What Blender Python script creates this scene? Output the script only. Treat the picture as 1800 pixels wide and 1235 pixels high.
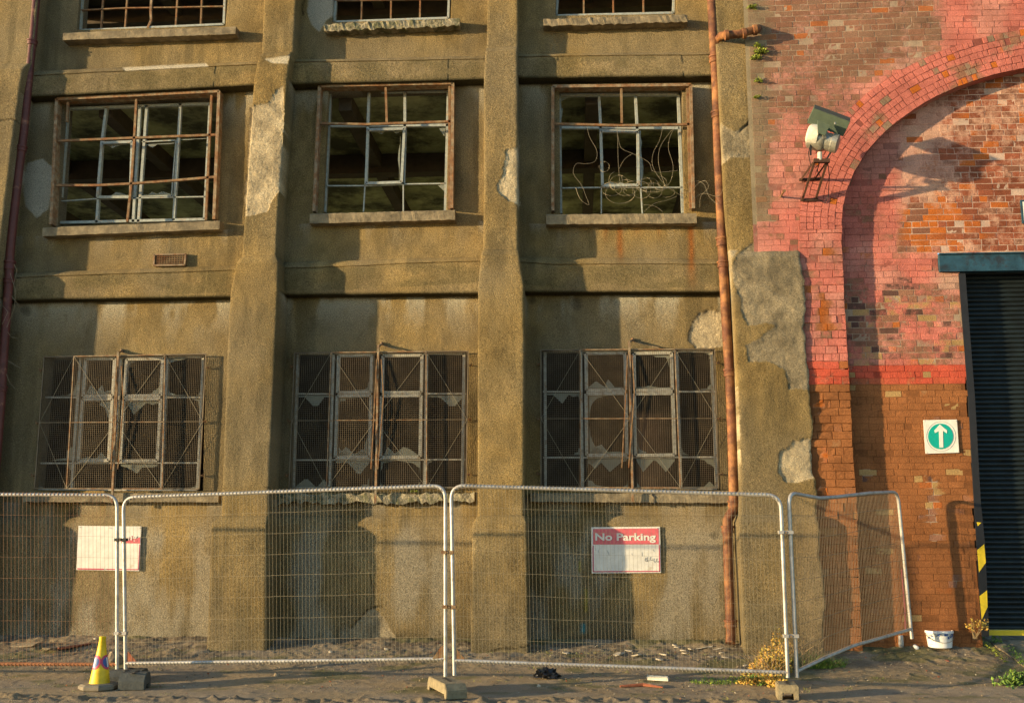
import bpy, bmesh, math, random
import numpy as np
from mathutils import Vector, Matrix
R = math.radians
for o in list(bpy.data.objects): bpy.data.objects.remove(o)
S = bpy.context.scene
C = S.collection
random.seed(7)
RNG = np.random.RandomState(11)

# ------------------------------------------------------------------ camera
FPX, CX, CY, HOR, FOOT = 1763.0, 900.0, 617.5, 928.0, 1010.0
CAMZ = 1.6
PITCH = math.atan((HOR-CY)/FPX)
YAW = math.atan((FOOT-CX)/(FPX/math.cos(PITCH)))      # looks a little left of the wall normal
cam = bpy.data.cameras.new('camera'); camo = bpy.data.objects.new('camera', cam); C.objects.link(camo)
camo.location = (0, 0, CAMZ)
camo.rotation_euler = (R(90)+PITCH, 0, YAW)
cam.sensor_width = 36; cam.lens = 36*FPX/1800; cam.clip_start = .1; cam.clip_end = 600
S.camera = camo
MROT = np.array(camo.rotation_euler.to_matrix())

# ------------------------------------------------------------------ light
SUNDIR = Vector((-2.7, -1.0, .32)).normalized()        # towards the sun
EL = math.asin(SUNDIR.z); AZ = math.atan2(SUNDIR.x, SUNDIR.y)
w = bpy.data.worlds.new('World'); S.world = w; w.use_nodes = True
nt = w.node_tree; bg = nt.nodes['Background']
sky = nt.nodes.new('ShaderNodeTexSky'); sky.sky_type = 'NISHITA'; sky.sun_disc = False
sky.sun_elevation = EL; sky.sun_rotation = AZ % (2*math.pi)
sky.air_density = 1.0; sky.dust_density = .4; sky.ozone_density = 2.0
nt.links.new(sky.outputs[0], bg.inputs[0]); bg.inputs[1].default_value = .15
sl = bpy.data.lights.new('sun', 'SUN'); sl.energy = 3.8; sl.angle = R(.8); sl.color = (1, .74, .41)
so = bpy.data.objects.new('sun', sl); C.objects.link(so); so.location = (-20, -8, 8)
so.rotation_euler = SUNDIR.to_track_quat('Z', 'Y').to_euler()
S.view_settings.view_transform = 'Standard'; S.view_settings.look = 'None'
S.view_settings.exposure = 1.52; S.view_settings.gamma = 1
S.render.resolution_x = 1024; S.render.resolution_y = 702
S.render.engine = 'CYCLES'

# ------------------------------------------------------------------ geometry from measurements
WALL = 12.6
def ray(px, py):
    px = np.asarray(px, float); py = np.asarray(py, float)
    d = np.stack([px-CX, -(py-CY), np.full(np.broadcast(px, py).shape, -FPX)], -1) if px.shape == py.shape else None
    return d @ MROT.T
def W(px, py, r=0.0):                                  # point on the vertical plane standing r in front of the main wall
    d = ray(px, py); t = (WALL-r)/d[..., 1]
    return Vector((d[0]*t, WALL-r, CAMZ+d[2]*t))
def WY(px, py, y): return W(px, py, WALL-y)
def WN(px, py, r=0.0):
    d = ray(np.asarray(px, float), np.asarray(py, float)); t = (WALL-r)/d[:, 1]
    return d[:, 0]*t, CAMZ+d[:, 2]*t
def toPX(X, Y, Z):                                     # where a point stands in the photograph (used only to lay out stains)
    v = np.stack([X, Y, Z-CAMZ], -1) @ MROT
    return CX+FPX*v[..., 0]/-v[..., 2], CY-FPX*v[..., 1]/-v[..., 2]
def GZ(x, y):                                          # ground height
    y = np.asarray(y, float)
    return np.interp(y, [0, 9.3, 10.6, 11.4, 12.0, 12.6, 14, 500], [-.02, -.02, 0, .06, .165, .30, .30, .30])
def G(px, py):                                         # point of the ground seen at a pixel
    d = ray(px, py)
    lo, hi = 4.0, 14.0
    for _ in range(40):
        y = (lo+hi)/2
        if CAMZ+d[2]/d[1]*y > float(GZ(0, y)): lo = y
        else: hi = y
    z = float(GZ(0, y)); return Vector((d[0]*y/d[1], y, z))

def _h(ix, iy, s):
    n = (ix.astype(np.int64)*374761393 + iy.astype(np.int64)*668265263 + s*1274126177) & 0xffffffff
    n = ((n ^ (n >> 13))*1274126177) & 0xffffffff
    n = ((n ^ (n >> 16))*2246822519) & 0xffffffff
    return ((n ^ (n >> 15)) & 0xffffff)/16777215.0
def vn(x, y, s=0):
    x = np.asarray(x, float); y = np.asarray(y, float)
    ix = np.floor(x); iy = np.floor(y); fx = x-ix; fy = y-iy
    fx = fx*fx*(3-2*fx); fy = fy*fy*(3-2*fy)
    a = _h(ix, iy, s); b = _h(ix+1, iy, s); c = _h(ix, iy+1, s); d = _h(ix+1, iy+1, s)
    return (a*(1-fx)+b*fx)*(1-fy)+(c*(1-fx)+d*fx)*fy
def fbm(x, y, s=0, o=4):
    v = 0; a = .5; t = 0
    for k in range(o):
        v = v+a*vn(x*2**k, y*2**k, s+k*17); t += a; a *= .5
    return v/t
def sst(a, b, x):
    t = np.clip((x-a)/(b-a), 0, 1); return t*t*(3-2*t)
def sth(f, k=2.2): return np.clip((f-.5)*k+.5, 0, 1)
def polydist(px, py, poly):                            # signed distance, positive inside
    poly = np.array(poly, float); n = len(poly)
    ins = np.zeros(px.shape, bool); dm = np.full(px.shape, 1e9)
    for i in range(n):
        x0, y0 = poly[i]; x1, y1 = poly[(i+1) % n]
        if y0 != y1:
            c = ((py >= min(y0, y1)) & (py < max(y0, y1)))
            ins ^= c & (px < x0+(py-y0)*(x1-x0)/(y1-y0))
        dx, dy = x1-x0, y1-y0
        t = np.clip(((px-x0)*dx+(py-y0)*dy)/(dx*dx+dy*dy+1e-9), 0, 1)
        dm = np.minimum(dm, np.hypot(px-x0-t*dx, py-y0-t*dy))
    return np.where(ins, dm, -dm)

# ------------------------------------------------------------------ materials
def srgb(r, g, b): return tuple(((c/255)/12.92 if c/255 <= .04045 else ((c/255+.055)/1.055)**2.4) for c in (r, g, b))
def newmat(name):
    m = bpy.data.materials.new(name); m.use_nodes = True
    n = m.node_tree.nodes; l = m.node_tree.links; b = n['Principled BSDF']
    return m, n, l, b
def noise(n, l, scale, detail=4, rough=.6, vec=None):
    t = n.new('ShaderNodeTexNoise'); t.inputs['Scale'].default_value = scale; t.inputs['Detail'].default_value = detail
    t.inputs['Roughness'].default_value = rough
    if vec: l.new(vec, t.inputs['Vector'])
    return t
def coord(n):
    return n.new('ShaderNodeTexCoord').outputs['Object']
def ramp(n, l, fac, stops):
    r_ = n.new('ShaderNodeValToRGB'); e = r_.color_ramp.elements
    while len(e) < len(stops): e.new(.5)
    for i, (p, c) in enumerate(stops): e[i].position = p; e[i].color = (*c, 1)
    l.new(fac, r_.inputs[0]); return r_
def mixc(n, l, a, b, f, mode='MIX'):
    m = n.new('ShaderNodeMix'); m.data_type = 'RGBA'; m.blend_type = mode
    for s, v in ((m.inputs[6], a), (m.inputs[7], b)):
        if isinstance(v, tuple): s.default_value = (*v[:3], 1)
        else: l.new(v, s)
    if isinstance(f, (int, float)): m.inputs[0].default_value = f
    else: l.new(f, m.inputs[0])
    return m.outputs[2]
def bump(n, l, b, hs, dist, strength=1, prev=None):
    bp = n.new('ShaderNodeBump'); bp.inputs['Distance'].default_value = dist; bp.inputs['Strength'].default_value = strength
    l.new(hs, bp.inputs['Height'])
    if prev: l.new(prev.outputs[0], bp.inputs['Normal'])
    l.new(bp.outputs[0], b.inputs['Normal']); return bp

def mat_attr(name, var=.35, vscale=40, bscale=50, bdist=.006, rough=.93, fine=180, fdist=.0015):
    """colour from the per-vertex attribute, broken up by fine noise, with a rough relief"""
    m, n, l, b = newmat(name); c = coord(n)
    at = n.new('ShaderNodeAttribute'); at.attribute_name = 'Col'
    t = noise(n, l, vscale, 6, .7, c)
    rr = ramp(n, l, t.outputs[0], [(.25, (1-var,)*3), (.75, (1+var*.35,)*3)])
    col = mixc(n, l, at.outputs['Color'], rr.outputs[0], 1.0, 'MULTIPLY')
    l.new(col, b.inputs['Base Color']); b.inputs['Roughness'].default_value = rough
    b.inputs['Specular IOR Level'].default_value = .15
    t2 = noise(n, l, bscale, 5, .65, c); b1 = bump(n, l, b, t2.outputs[0], bdist)
    t3 = noise(n, l, fine, 3, .6, c); bump(n, l, b, t3.outputs[0], fdist, 1, b1)
    return m
M = {}
def render_mat():
    m, n, l, b = newmat('roughcast_render'); c = coord(n)
    at = n.new('ShaderNodeAttribute'); at.attribute_name = 'Col'
    t = noise(n, l, 75, 6, .8, c)
    rr = ramp(n, l, t.outputs[0], [(.38, (.42,)*3), (.62, (1.32,)*3)])
    col = mixc(n, l, at.outputs['Color'], rr.outputs[0], 1.0, 'MULTIPLY')
    l.new(col, b.inputs['Base Color']); b.inputs['Roughness'].default_value = .95
    b.inputs['Specular IOR Level'].default_value = .1
    vo = n.new('ShaderNodeTexVoronoi'); vo.inputs['Scale'].default_value = 78; vo.feature = 'SMOOTH_F1'
    l.new(c, vo.inputs['Vector'])
    rat = n.new('ShaderNodeAttribute'); rat.attribute_name = 'Rough'
    mu = n.new('ShaderNodeMath'); mu.operation = 'MULTIPLY'; l.new(rat.outputs['Fac'], mu.inputs[0]); mu.inputs[1].default_value = 1
    b1 = n.new('ShaderNodeBump'); b1.inputs['Distance'].default_value = .007; b1.invert = True
    l.new(vo.outputs['Distance'], b1.inputs['Height']); l.new(mu.outputs[0], b1.inputs['Strength'])
    t2 = noise(n, l, 80, 6, .8, c)
    b2 = n.new('ShaderNodeBump'); b2.inputs['Distance'].default_value = .030
    l.new(t2.outputs[0], b2.inputs['Height']); l.new(b1.outputs[0], b2.inputs['Normal']); l.new(mu.outputs[0], b2.inputs['Strength'])
    t3 = noise(n, l, 220, 3, .6, c); bump(n, l, b, t3.outputs[0], .0015, 1, b2)
    return m
M['render'] = render_mat()
def brick_mat(name, var, bdist):
    m, n, l, b = newmat(name); c = coord(n)
    def at(k):
        a = n.new('ShaderNodeAttribute'); a.attribute_name = k; return a
    t = noise(n, l, 9, 9, .72, c); ad = n.new('ShaderNodeMath'); ad.operation = 'ADD'; l.new(at('Mask').outputs['Fac'], ad.inputs[0]); l.new(t.outputs[0], ad.inputs[1])
    mr = n.new('ShaderNodeMapRange'); mr.inputs['From Min'].default_value = .88; mr.inputs['From Max'].default_value = 1.12; l.new(ad.outputs[0], mr.inputs['Value'])
    col = mixc(n, l, at('Col').outputs['Color'], at('Paint').outputs['Color'], mr.outputs[0])
    t2 = noise(n, l, 60, 7, .78, c); rr = ramp(n, l, t2.outputs[0], [(.28, (1-var,)*3), (.7, (1+var*.3,)*3)])
    t5 = noise(n, l, 3.0, 5, .65, c); r5 = ramp(n, l, t5.outputs[0], [(.35, (.72,)*3), (.6, (1.06,)*3)])
    col = mixc(n, l, col, rr.outputs[0], 1.0, 'MULTIPLY'); col = mixc(n, l, col, r5.outputs[0], 1.0, 'MULTIPLY')
    l.new(col, b.inputs['Base Color']); b.inputs['Roughness'].default_value = .92; b.inputs['Specular IOR Level'].default_value = .12
    t6 = noise(n, l, 95, 5, .7, c); b1 = bump(n, l, b, t6.outputs[0], bdist); b2 = bump(n, l, b, mr.outputs[0], .0012, 1, b1)
    return m
M['brick'] = brick_mat('painted_brick', .55, .0075)
M['mortar'] = brick_mat('mortar', .4, .004)
def solid(name, col, rough=.6, metal=0, var=.2, scale=20, bd=0, bs=60, col2=None, f=(.45, .6), spec=.4):
    m, n, l, b = newmat(name); c = coord(n)
    t = noise(n, l, scale, 6, .65, c)
    rr = ramp(n, l, t.outputs[0], [(.3, (1-var,)*3), (.7, (1+var*.4,)*3)])
    base = col
    if col2:
        t4 = noise(n, l, scale*.6, 6, .7, c); q = ramp(n, l, t4.outputs[0], [(f[0], (0, 0, 0)), (f[1], (1, 1, 1))])
        base = mixc(n, l, col, col2, q.outputs[0])
    l.new(mixc(n, l, base, rr.outputs[0], 1.0, 'MULTIPLY'), b.inputs['Base Color'])
    b.inputs['Roughness'].default_value = rough; b.inputs['Metallic'].default_value = metal
    b.inputs['Specular IOR Level'].default_value = spec
    if bd: t2 = noise(n, l, bs, 5, .6, c); bump(n, l, b, t2.outputs[0], bd)
    return m
M['sill'] = solid('weathered_concrete_sill', (.25, .2, .12), .95, 0, .5, 9, .008, 50, (.16, .13, .08))
M['sill_b'] = solid('crumbling_sill', (.3, .26, .17), .95, 0, .6, 14, .03, 30, (.12, .12, .06))
M['cream_steel'] = solid('flaking_cream_paint', (.44, .43, .36), .7, 0, .4, 25, .002, 90, (.33, .24, .15), (.52, .66))
M['rust'] = solid('rusted_steel', (.20, .085, .03), .85, .1, .5, 16, .003, 90, (.24, .17, .09), (.40, .6))
M['rust_pale'] = solid('peeling_painted_steel', (.27, .21, .13), .8, 0, .5, 18, .003, 90, (.22, .11, .045), (.42, .58))
M['white_steel'] = solid('flaking_white_paint', (.31, .34, .31), .7, 0, .35, 25, .002, 90, (.36, .27, .18), (.55, .68))
M['galv'] = solid('galvanised_tube', (.46, .45, .42), .5, .45, .3, 14, .0006, 200, (.34, .30, .25), (.5, .65))
M['galv_wire'] = solid('galvanised_wire', (.30, .255, .17), .5, .35, .2, 8)
M['panel_wire'] = solid('dull_brown_wire', (.26, .20, .13), .5, .2, .3, 5)
M['rust_wire'] = solid('rusty_wire', (.28, .15, .08), .7, .2, .3, 8)
M['guard_wire'] = solid('dull_guard_wire', (.15, .115, .07), .6, .2, .5, 5)
M['rust_tube'] = solid('rusty_tube', (.33, .13, .05), .8, .1, .5, 14, .001, 90)
M['pipe_r'] = solid('rusty_orange_pipe', (.13, .046, .020), .75, 0, .6, 8, .003, 60, (.29, .13, .045), (.44, .62))
M['pipe_l'] = solid('dark_red_painted_pipe', (.11, .030, .024), .55, 0, .35, 9, .002, 60, (.30, .14, .08), (.6, .72))
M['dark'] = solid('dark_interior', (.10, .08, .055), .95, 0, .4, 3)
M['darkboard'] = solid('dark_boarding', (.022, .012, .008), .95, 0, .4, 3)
M['plasteri'] = solid('olive_plaster', (.44, .45, .25), .95, 0, .5, 2.2, 0, 60, (.10, .10, .06))
M['beam'] = solid('rusty_beam', (.085, .065, .045), .9, 0, .4, 5)
M['glass'] = None
def glass_mat():
    m, n, l, b = newmat('dirty_glass'); c = coord(n)
    b.inputs['Base Color'].default_value = (.26, .27, .21, 1); b.inputs['Roughness'].default_value = .3
    b.inputs['Alpha'].default_value = .55; return m
M['glass'] = glass_mat()
M['white'] = solid('white_sign_face', (.70, .68, .60), .5, 0, .2, 9, 0, 60, (.52, .47, .36), (.58, .72))
M['red'] = solid('faded_red_print', (.62, .12, .14), .5, 0, .2, 14)
M['redline'] = solid('crimson_print', (.5, .05, .10), .5, 0, .1, 14)
M['scuff'] = solid('grey_scuff', (.38, .38, .36), .6, 0, .4, 60)
M['green'] = solid('teal_print', (.0, .33, .26), .4, 0, .12, 30)
M['hood'] = solid('dark_green_paint', (.075, .105, .075), .5, 0, .2, 12)
M['lampsteel'] = solid('cast_alloy', (.36, .35, .29), .4, .6, .45, 14, .002, 40)
M['lampwhite'] = solid('white_enamel', (.56, .55, .47), .45, 0, .35, 20)
M['black'] = solid('black_paint', (.012, .013, .016), .6, 0, .3, 10)
M['blackrag'] = solid('black_plastic', (.01, .01, .012), .35, 0, .3, 10)
M['shutter'] = solid('dark_blue_green_steel', (.012, .020, .022), .55, .05, .4, 6, 0, 60, (.008, .012, .012), (.45, .6))
M['lintel'] = solid('blue_steel_lintel', (.018, .065, .10), .6, .1, .5, 9, .002, 60, (.02, .03, .04), (.5, .62))
M['yellow'] = solid('yellow_paint', (.72, .52, .02), .5, 0, .15, 12)
M['coneyel'] = solid('yellow_plastic', (.78, .52, .01), .5, 0, .3, 16, .001, 60, (.45, .33, .08), (.58, .7))
M['conebase'] = solid('recycled_rubber', (.20, .17, .12), .9, 0, .3, 20, .003, 60)
M['rubber'] = solid('dark_rubber_block', (.075, .08, .07), .85, 0, .35, 12, .004, 50)
M['concrete'] = solid('muddy_concrete_block', (.24, .20, .12), .95, 0, .4, 14, .008, 50)
M['blue'] = solid('blue_print', (.03, .09, .28), .5)
M['plastic_white'] = solid('white_plastic', (.75, .76, .74), .35, 0, .12, 12)
M['cyan'] = solid('cyan_spray', (.02, .32, .42), .8)
M['lime'] = solid('lime_plastic', (.35, .62, .02), .4)
M['stone'] = solid('stone', (.24, .19, .12), .95, 0, .4, 20, .005, 60)
M['chip'] = solid('render_chip', (.42, .37, .28), .95, 0, .3, 20)
M['brickbit'] = solid('brick_bit', (.30, .10, .05), .95, 0, .3, 20, .004, 60)
def leafmat(name, a, b2, sc=14):
    m, n, l, b = newmat(name); c = coord(n)
    t = noise(n, l, sc, 3, .6, c); rr = ramp(n, l, t.outputs[0], [(.38, a), (.62, b2)])
    l.new(rr.outputs[0], b.inputs['Base Color']); b.inputs['Roughness'].default_value = .7
    tr = b.inputs.get('Transmission Weight'); return m
M['dry'] = leafmat('dry_leaves', (.52, .26, .05), (.40, .34, .06), 22)
M['drydark'] = leafmat('brown_stems', (.26, .15, .06), (.45, .33, .16), 22)
M['leafgreen'] = leafmat('green_leaves', (.05, .11, .015), (.16, .25, .03), 22)
M['moss'] = leafmat('moss', (.10, .14, .01), (.26, .30, .02), 22)
M['grass'] = leafmat('short_grass', (.07, .11, .02), (.30, .27, .07), 10)

# ------------------------------------------------------------------ object helpers
OFF = {}
class MB:
    def __init__(s): s.v = []; s.f = []; s.c = None
    def add(s, vs, fs):
        k = len(s.v); s.v += [tuple(v) for v in vs]; s.f += [tuple(i+k for i in f) for f in fs]; return s
    def box(s, c, hx, hy, hz, rot=None, taper=1.0):
        c = Vector(c); vs = []
        for z in (-1, 1):
            k = taper if z > 0 else 1
            for x, y in ((-1, -1), (1, -1), (1, 1), (-1, 1)):
                p = Vector((x*hx*k, y*hy*k, z*hz)); p = rot @ p if rot else p; vs.append(c+p)
        return s.add(vs, [(0, 3, 2, 1), (4, 5, 6, 7), (0, 1, 5, 4), (1, 2, 6, 5), (2, 3, 7, 6), (3, 0, 4, 7)])
    def bar(s, a, b, w, d, up=(0, -1, 0)):              # rectangular bar from a to b; w across the view, d towards the viewer
        a = Vector(a); b = Vector(b); t = (b-a).normalized(); u = Vector(up); u = (u-t*u.dot(t)).normalized(); x = t.cross(u)
        vs = [p+x*sx*w/2+u*sy*d/2 for p in (a, b) for sx, sy in ((-1, -1), (1, -1), (1, 1), (-1, 1))]
        return s.add(vs, [(0, 3, 2, 1), (4, 5, 6, 7), (0, 1, 5, 4), (1, 2, 6, 5), (2, 3, 7, 6), (3, 0, 4, 7)])
    def path(s, pts, w, d, up=(0, -1, 0)):
        for a, b in zip(pts, pts[1:]): s.bar(a, b, w, d, up)
        return s
    def tube(s, pts, r, n=8, cap=True):
        pts = [Vector(p) for p in pts]; rs = r if isinstance(r, (list, tuple)) else [r]*len(pts)
        k = len(s.v); u = None
        for i, p in enumerate(pts):
            t = (pts[min(i+1, len(pts)-1)]-pts[max(i-1, 0)]).normalized()
            if u is None: u = t.orthogonal().normalized()
            u = (u-t*u.dot(t)).normalized(); x = t.cross(u)
            for j in range(n):
                a = 2*math.pi*j/n; s.v.append(tuple(p+(u*math.cos(a)+x*math.sin(a))*rs[i]))
        for i in range(len(pts)-1):
            for j in range(n):
                s.f.append((k+i*n+j, k+i*n+(j+1) % n, k+(i+1)*n+(j+1) % n, k+(i+1)*n+j))
        if cap:
            s.f.append(tuple(k+j for j in reversed(range(n)))); m = k+(len(pts)-1)*n; s.f.append(tuple(m+j for j in range(n)))
        return s
    def lathe(s, c, prof, n=24, sx=1, sy=1, cap=True, rz=0):
        k = len(s.v); c = Vector(c)
        for r, z in prof:
            for j in range(n):
                a = 2*math.pi*j/n+rz; s.v.append((c.x+r*math.cos(a)*sx, c.y+r*math.sin(a)*sy, c.z+z))
        for i in range(len(prof)-1):
            for j in range(n): s.f.append((k+i*n+j, k+i*n+(j+1) % n, k+(i+1)*n+(j+1) % n, k+(i+1)*n+j))
        if cap:
            s.f.append(tuple(k+j for j in reversed(range(n)))); m = k+(len(prof)-1)*n; s.f.append(tuple(m+j for j in range(n)))
        return s
    def prism(s, pts, dvec):                            # polygon extruded along dvec
        n = len(pts); pts = [Vector(p) for p in pts]; dvec = Vector(dvec)
        return s.add(pts+[p+dvec for p in pts], [tuple(range(n)), tuple(reversed(range(n, 2*n)))]+[(i, i+n, (i+1) % n+n, (i+1) % n) for i in range(n)])
    def build(s, name, mat, parent=None, smooth=False, bevel=0, loc=None):
        off = OFF.get(parent.as_pointer(), Vector((0, 0, 0))) if parent else Vector(loc or (0, 0, 0))
        me = bpy.data.meshes.new(name); me.from_pydata([tuple(Vector(v)-off) for v in s.v], [], s.f); me.validate()
        o = bpy.data.objects.new(name, me); C.objects.link(o); me.materials.append(mat)
        if parent: o.parent = parent
        else: o.location = off
        OFF[o.as_pointer()] = off
        bm = bmesh.new(); bm.from_mesh(me); bmesh.ops.recalc_face_normals(bm, faces=bm.faces)
        if bevel: bmesh.ops.bevel(bm, geom=bm.edges[:], offset=bevel, segments=2, affect='EDGES', clamp_overlap=True)
        bm.to_mesh(me); bm.free()
        if smooth:
            me.shade_smooth()
            try: me.set_sharp_from_angle(angle=R(40))
            except Exception: pass
        return o
def thing(name, label, cat, loc, group=None):
    o = bpy.data.objects.new(name, None); C.objects.link(o); o.location = loc; o.empty_display_size = .1
    o['label'] = label; o['category'] = cat
    if group: o['group'] = group
    OFF[o.as_pointer()] = Vector(loc); return o
def tag(o, label, cat, group=None):
    o['label'] = label; o['category'] = cat
    if group: o['group'] = group
    return o
def np_mesh(name, verts, quads, mat, parent=None, col=None, rough=None, smooth=True):
    paint = mask = None
    if isinstance(col, tuple): col, paint, mask = col
    """verts (n,3), quads (m,4) -> one mesh with a colour attribute"""
    used = np.unique(quads); mp = np.zeros(len(verts), np.int64); mp[used] = np.arange(len(used))
    v = verts[used]; q = mp[quads]
    off = OFF.get(parent.as_pointer(), Vector((0, 0, 0))) if parent else Vector((0, 0, 0))
    v = v-np.array(off)
    me = bpy.data.meshes.new(name); me.vertices.add(len(v)); me.vertices.foreach_set('co', v.ravel().astype(np.float32))
    me.loops.add(len(q)*4); me.loops.foreach_set('vertex_index', q.ravel().astype(np.int32))
    me.polygons.add(len(q)); me.polygons.foreach_set('loop_start', np.arange(0, len(q)*4, 4, dtype=np.int32))
    me.polygons.foreach_set('loop_total', np.full(len(q), 4, np.int32))
    me.update(calc_edges=True)
    if col is not None:
        a = me.color_attributes.new('Col', 'FLOAT_COLOR', 'POINT')
        cc = np.ones((len(v), 4), np.float32); cc[:, :3] = col[used]; a.data.foreach_set('color', cc.ravel())
    if paint is not None:
        a = me.color_attributes.new('Paint', 'FLOAT_COLOR', 'POINT'); cc = np.ones((len(v), 4), np.float32); cc[:, :3] = paint[used]; a.data.foreach_set('color', cc.ravel())
        a = me.attributes.new('Mask', 'FLOAT', 'POINT'); a.data.foreach_set('value', mask[used].astype(np.float32))
    if rough is not None:
        a = me.attributes.new('Rough', 'FLOAT', 'POINT'); a.data.foreach_set('value', rough[used].astype(np.float32))
    if smooth: me.shade_smooth()
    else: me.shade_flat()
    me.materials.append(mat)
    o = bpy.data.objects.new(name, me); C.objects.link(o)
    if parent: o.parent = parent
    OFF[o.as_pointer()] = off
    return o

# ------------------------------------------------------------------ FACTORY BUILDING (rendered facade)
fac = thing('factory_building', 'derelict factory with roughcast rendered front, tall piers and broken windows', 'building', (0, WALL, 0))
# vertical edges: (photo y, photo x) down each edge, and how far in front of the wall it was read
VL = [
 (None, -9.5),
 ([(0, 56), (118, 44), (124, 38), (240, 22), (400, 3), (1120, -72)], .38),
 ([(-170, 152), (50, 136), (175, 112), (395, 98), (530, 84), (627, 78), (858, 60), (1120, 44)], 0),
 ([(-170, 415), (50, 396), (170, 382), (390, 377), (530, 368), (627, 362), (858, 357), (1120, 350)], 0),
 ([(-20, 458), (102, 454), (114, 447), (184, 444), (420, 426), (458, 424), (472, 410), (555, 406), (653, 400), (789, 396), (908, 392), (921, 379), (1123, 372)], .40),
 ([(-20, 515), (102, 508), (146, 503), (238, 493), (420, 484), (452, 483), (462, 491), (575, 487), (692, 480), (790, 474), (1130, 474)], .42),
 ([(-170, 590), (40, 584), (158, 577), (372, 567), (520, 530), (619, 518), (856, 510), (1120, 505)], 0),
 ([(-170, 800), (35, 792), (152, 790), (370, 784), (520, 815), (617, 822), (856, 820), (1120, 820)], 0),
 ([(-20, 855), (88, 853), (92, 850), (238, 851), (443, 849), (455, 841), (750, 840), (906, 840), (919, 832), (1136, 829)], .42),
 ([(-20, 909), (88, 909), (420, 910), (447, 910), (457, 920), (575, 922), (770, 921), (908, 921), (924, 931), (1143, 931)], .42),
 ([(-170, 978), (28, 977), (153, 983), (375, 985), (515, 960), (615, 951), (856, 951), (1120, 951)], 0),
 ([(-170, 1180), (25, 1190), (150, 1199), (373, 1203), (515, 1250), (612, 1258), (858, 1268), (1120, 1270)], 0),
 ([(-20, 1257), (112, 1263), (221, 1270), (340, 1274), (450, 1284), (537, 1291), (653, 1295), (770, 1302), (900, 1303), (919, 1296), (1029, 1302), (1126, 1306)], .42),
 ([(-200, 1322), (0, 1330), (60, 1336), (200, 1338), (386, 1346), (394, 1406), (560, 1413), (690, 1422), (850, 1432), (905, 1437), (1130, 1445)], .42),
]
# horizontal edges: (photo x, photo y)
HLn = [
 ('top', None, 10.2),
 ('T', [(136, -165), (1190, -190)], 0),
 ('1', [(60, 56), (130, 53), (400, 46), (580, 39), (790, 34), (975, 28), (1190, 25), (1260, 25)], 0),
 ('2s', [(40, 117), (450, 100), (505, 97), (852, 90), (911, 87), (1262, 83)], .18),
 ('2', [(40, 133), (99, 129), (442, 112), (509, 108), (851, 102), (911, 98), (1262, 94)], .20),
 ('3', [(50, 170), (440, 150), (505, 148), (850, 139), (912, 137), (1262, 133)], .18),
 ('4', [(60, 182), (110, 180), (385, 167), (568, 160), (797, 152), (975, 154), (1215, 151)], 0),
 ('5', [(60, 399), (95, 398), (385, 390), (555, 376), (800, 371), (975, 378), (1222, 375)], 0),
 ('6s', [(30, 475), (410, 461), (501, 455), (839, 446), (924, 447), (1270, 450)], .15),
 ('6', [(30, 487), (97, 484), (408, 474), (501, 470), (620, 469), (839, 457), (924, 460), (1017, 468), (1270, 463)], .16),
 ('7', [(40, 527), (405, 521), (500, 518), (840, 515), (925, 513), (1270, 513)], .15),
 ('8', [(20, 628), (78, 627), (362, 622), (518, 619), (822, 617), (952, 615), (1258, 612)], 0),
 ('9', [(20, 861), (60, 861), (355, 862), (510, 858), (820, 857), (952, 854), (1270, 860)], 0),
 ('10s', [(20, 906), (380, 907), (470, 906), (835, 906), (925, 905), (1300, 905)], .1),
 ('10', [(20, 921), (380, 921), (600, 919), (835, 921), (925, 918), (1300, 918)], .1),
 ('base', None, -.1),
]
def world_v(pl, r):
    a = [W(px, py, r) for py, px in pl]; z = np.array([p.z for p in a])[::-1]; x = np.array([p.x for p in a])[::-1]
    return z, x
VW = []
for pl, r in VL:
    VW.append((np.array([0., 10.]), np.array([r, r])) if pl is None else world_v(pl, r))
HW = []
for nm, pl, r in HLn:
    if pl is None: HW.append((np.array([-10., 10.]), np.array([r, r])))
    else:
        a = [W(px, py, r) for px, py in pl]; HW.append((np.array([p.x for p in a]), np.array([p.z for p in a])))
nv, nh = len(VW), len(HW)
NX = np.zeros((nv, nh)); NZ = np.zeros((nv, nh))
for i in range(nv):
    for j in range(nh):
        x = VW[i][1][0]; z = 4
        for _ in range(30):
            z = np.interp(x, *HW[j]); x = np.interp(z, VW[i][0], VW[i][1])
        NX[i, j], NZ[i, j] = x, z
HN = [h[0] for h in HLn]
rows = list(zip(HN, HN[1:]))
PIL, WIN = (0, 4, 8, 12), (2, 6, 10)
def Rcell(ci, rj):
    a = rows[rj][0]
    if ci in PIL:
        return {'top': .25, 'T': .25, '1': .25, '2s': None, '2': .38, '3': .38, '4': .38, '5': .38, '6s': None, '6': .455, '7': .455, '8': .455, '9': .455, '10s': None, '10': .54}[a]
    if ci in WIN and a in ('T', '4', '8'): return -.26
    return {'top': 0, 'T': 0, '1': 0, '2s': None, '2': .18, '3': 0, '4': 0, '5': 0, '6s': None, '6': .15, '7': 0, '8': 0, '9': 0, '10s': None, '10': .07}[a]
def hole(ci, rj): return ci in WIN and rows[rj][0] in ('T', '4', '8')
STEP = .0145
ncs = nv-1; nrs = nh-1
cs, ct = [], []
for i in range(ncs):
    wd = abs(NX[i+1]-NX[i]).max()
    n = max(2, int(wd/(STEP if i else .03))) if i not in (0,) else 130
    t = np.linspace(0, 1, n+1) if i else 1-(1-np.linspace(0, 1, n+1))**2
    cs += [i]*(n+1); ct += list(t)
rs_, rt = [], []
for j in range(nrs):
    n = max(2, int(abs(NZ[:, j+1]-NZ[:, j]).max()/STEP))
    if j == 0: n = 10
    rs_ += [j]*(n+1); rt += list(np.linspace(0, 1, n+1))
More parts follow.
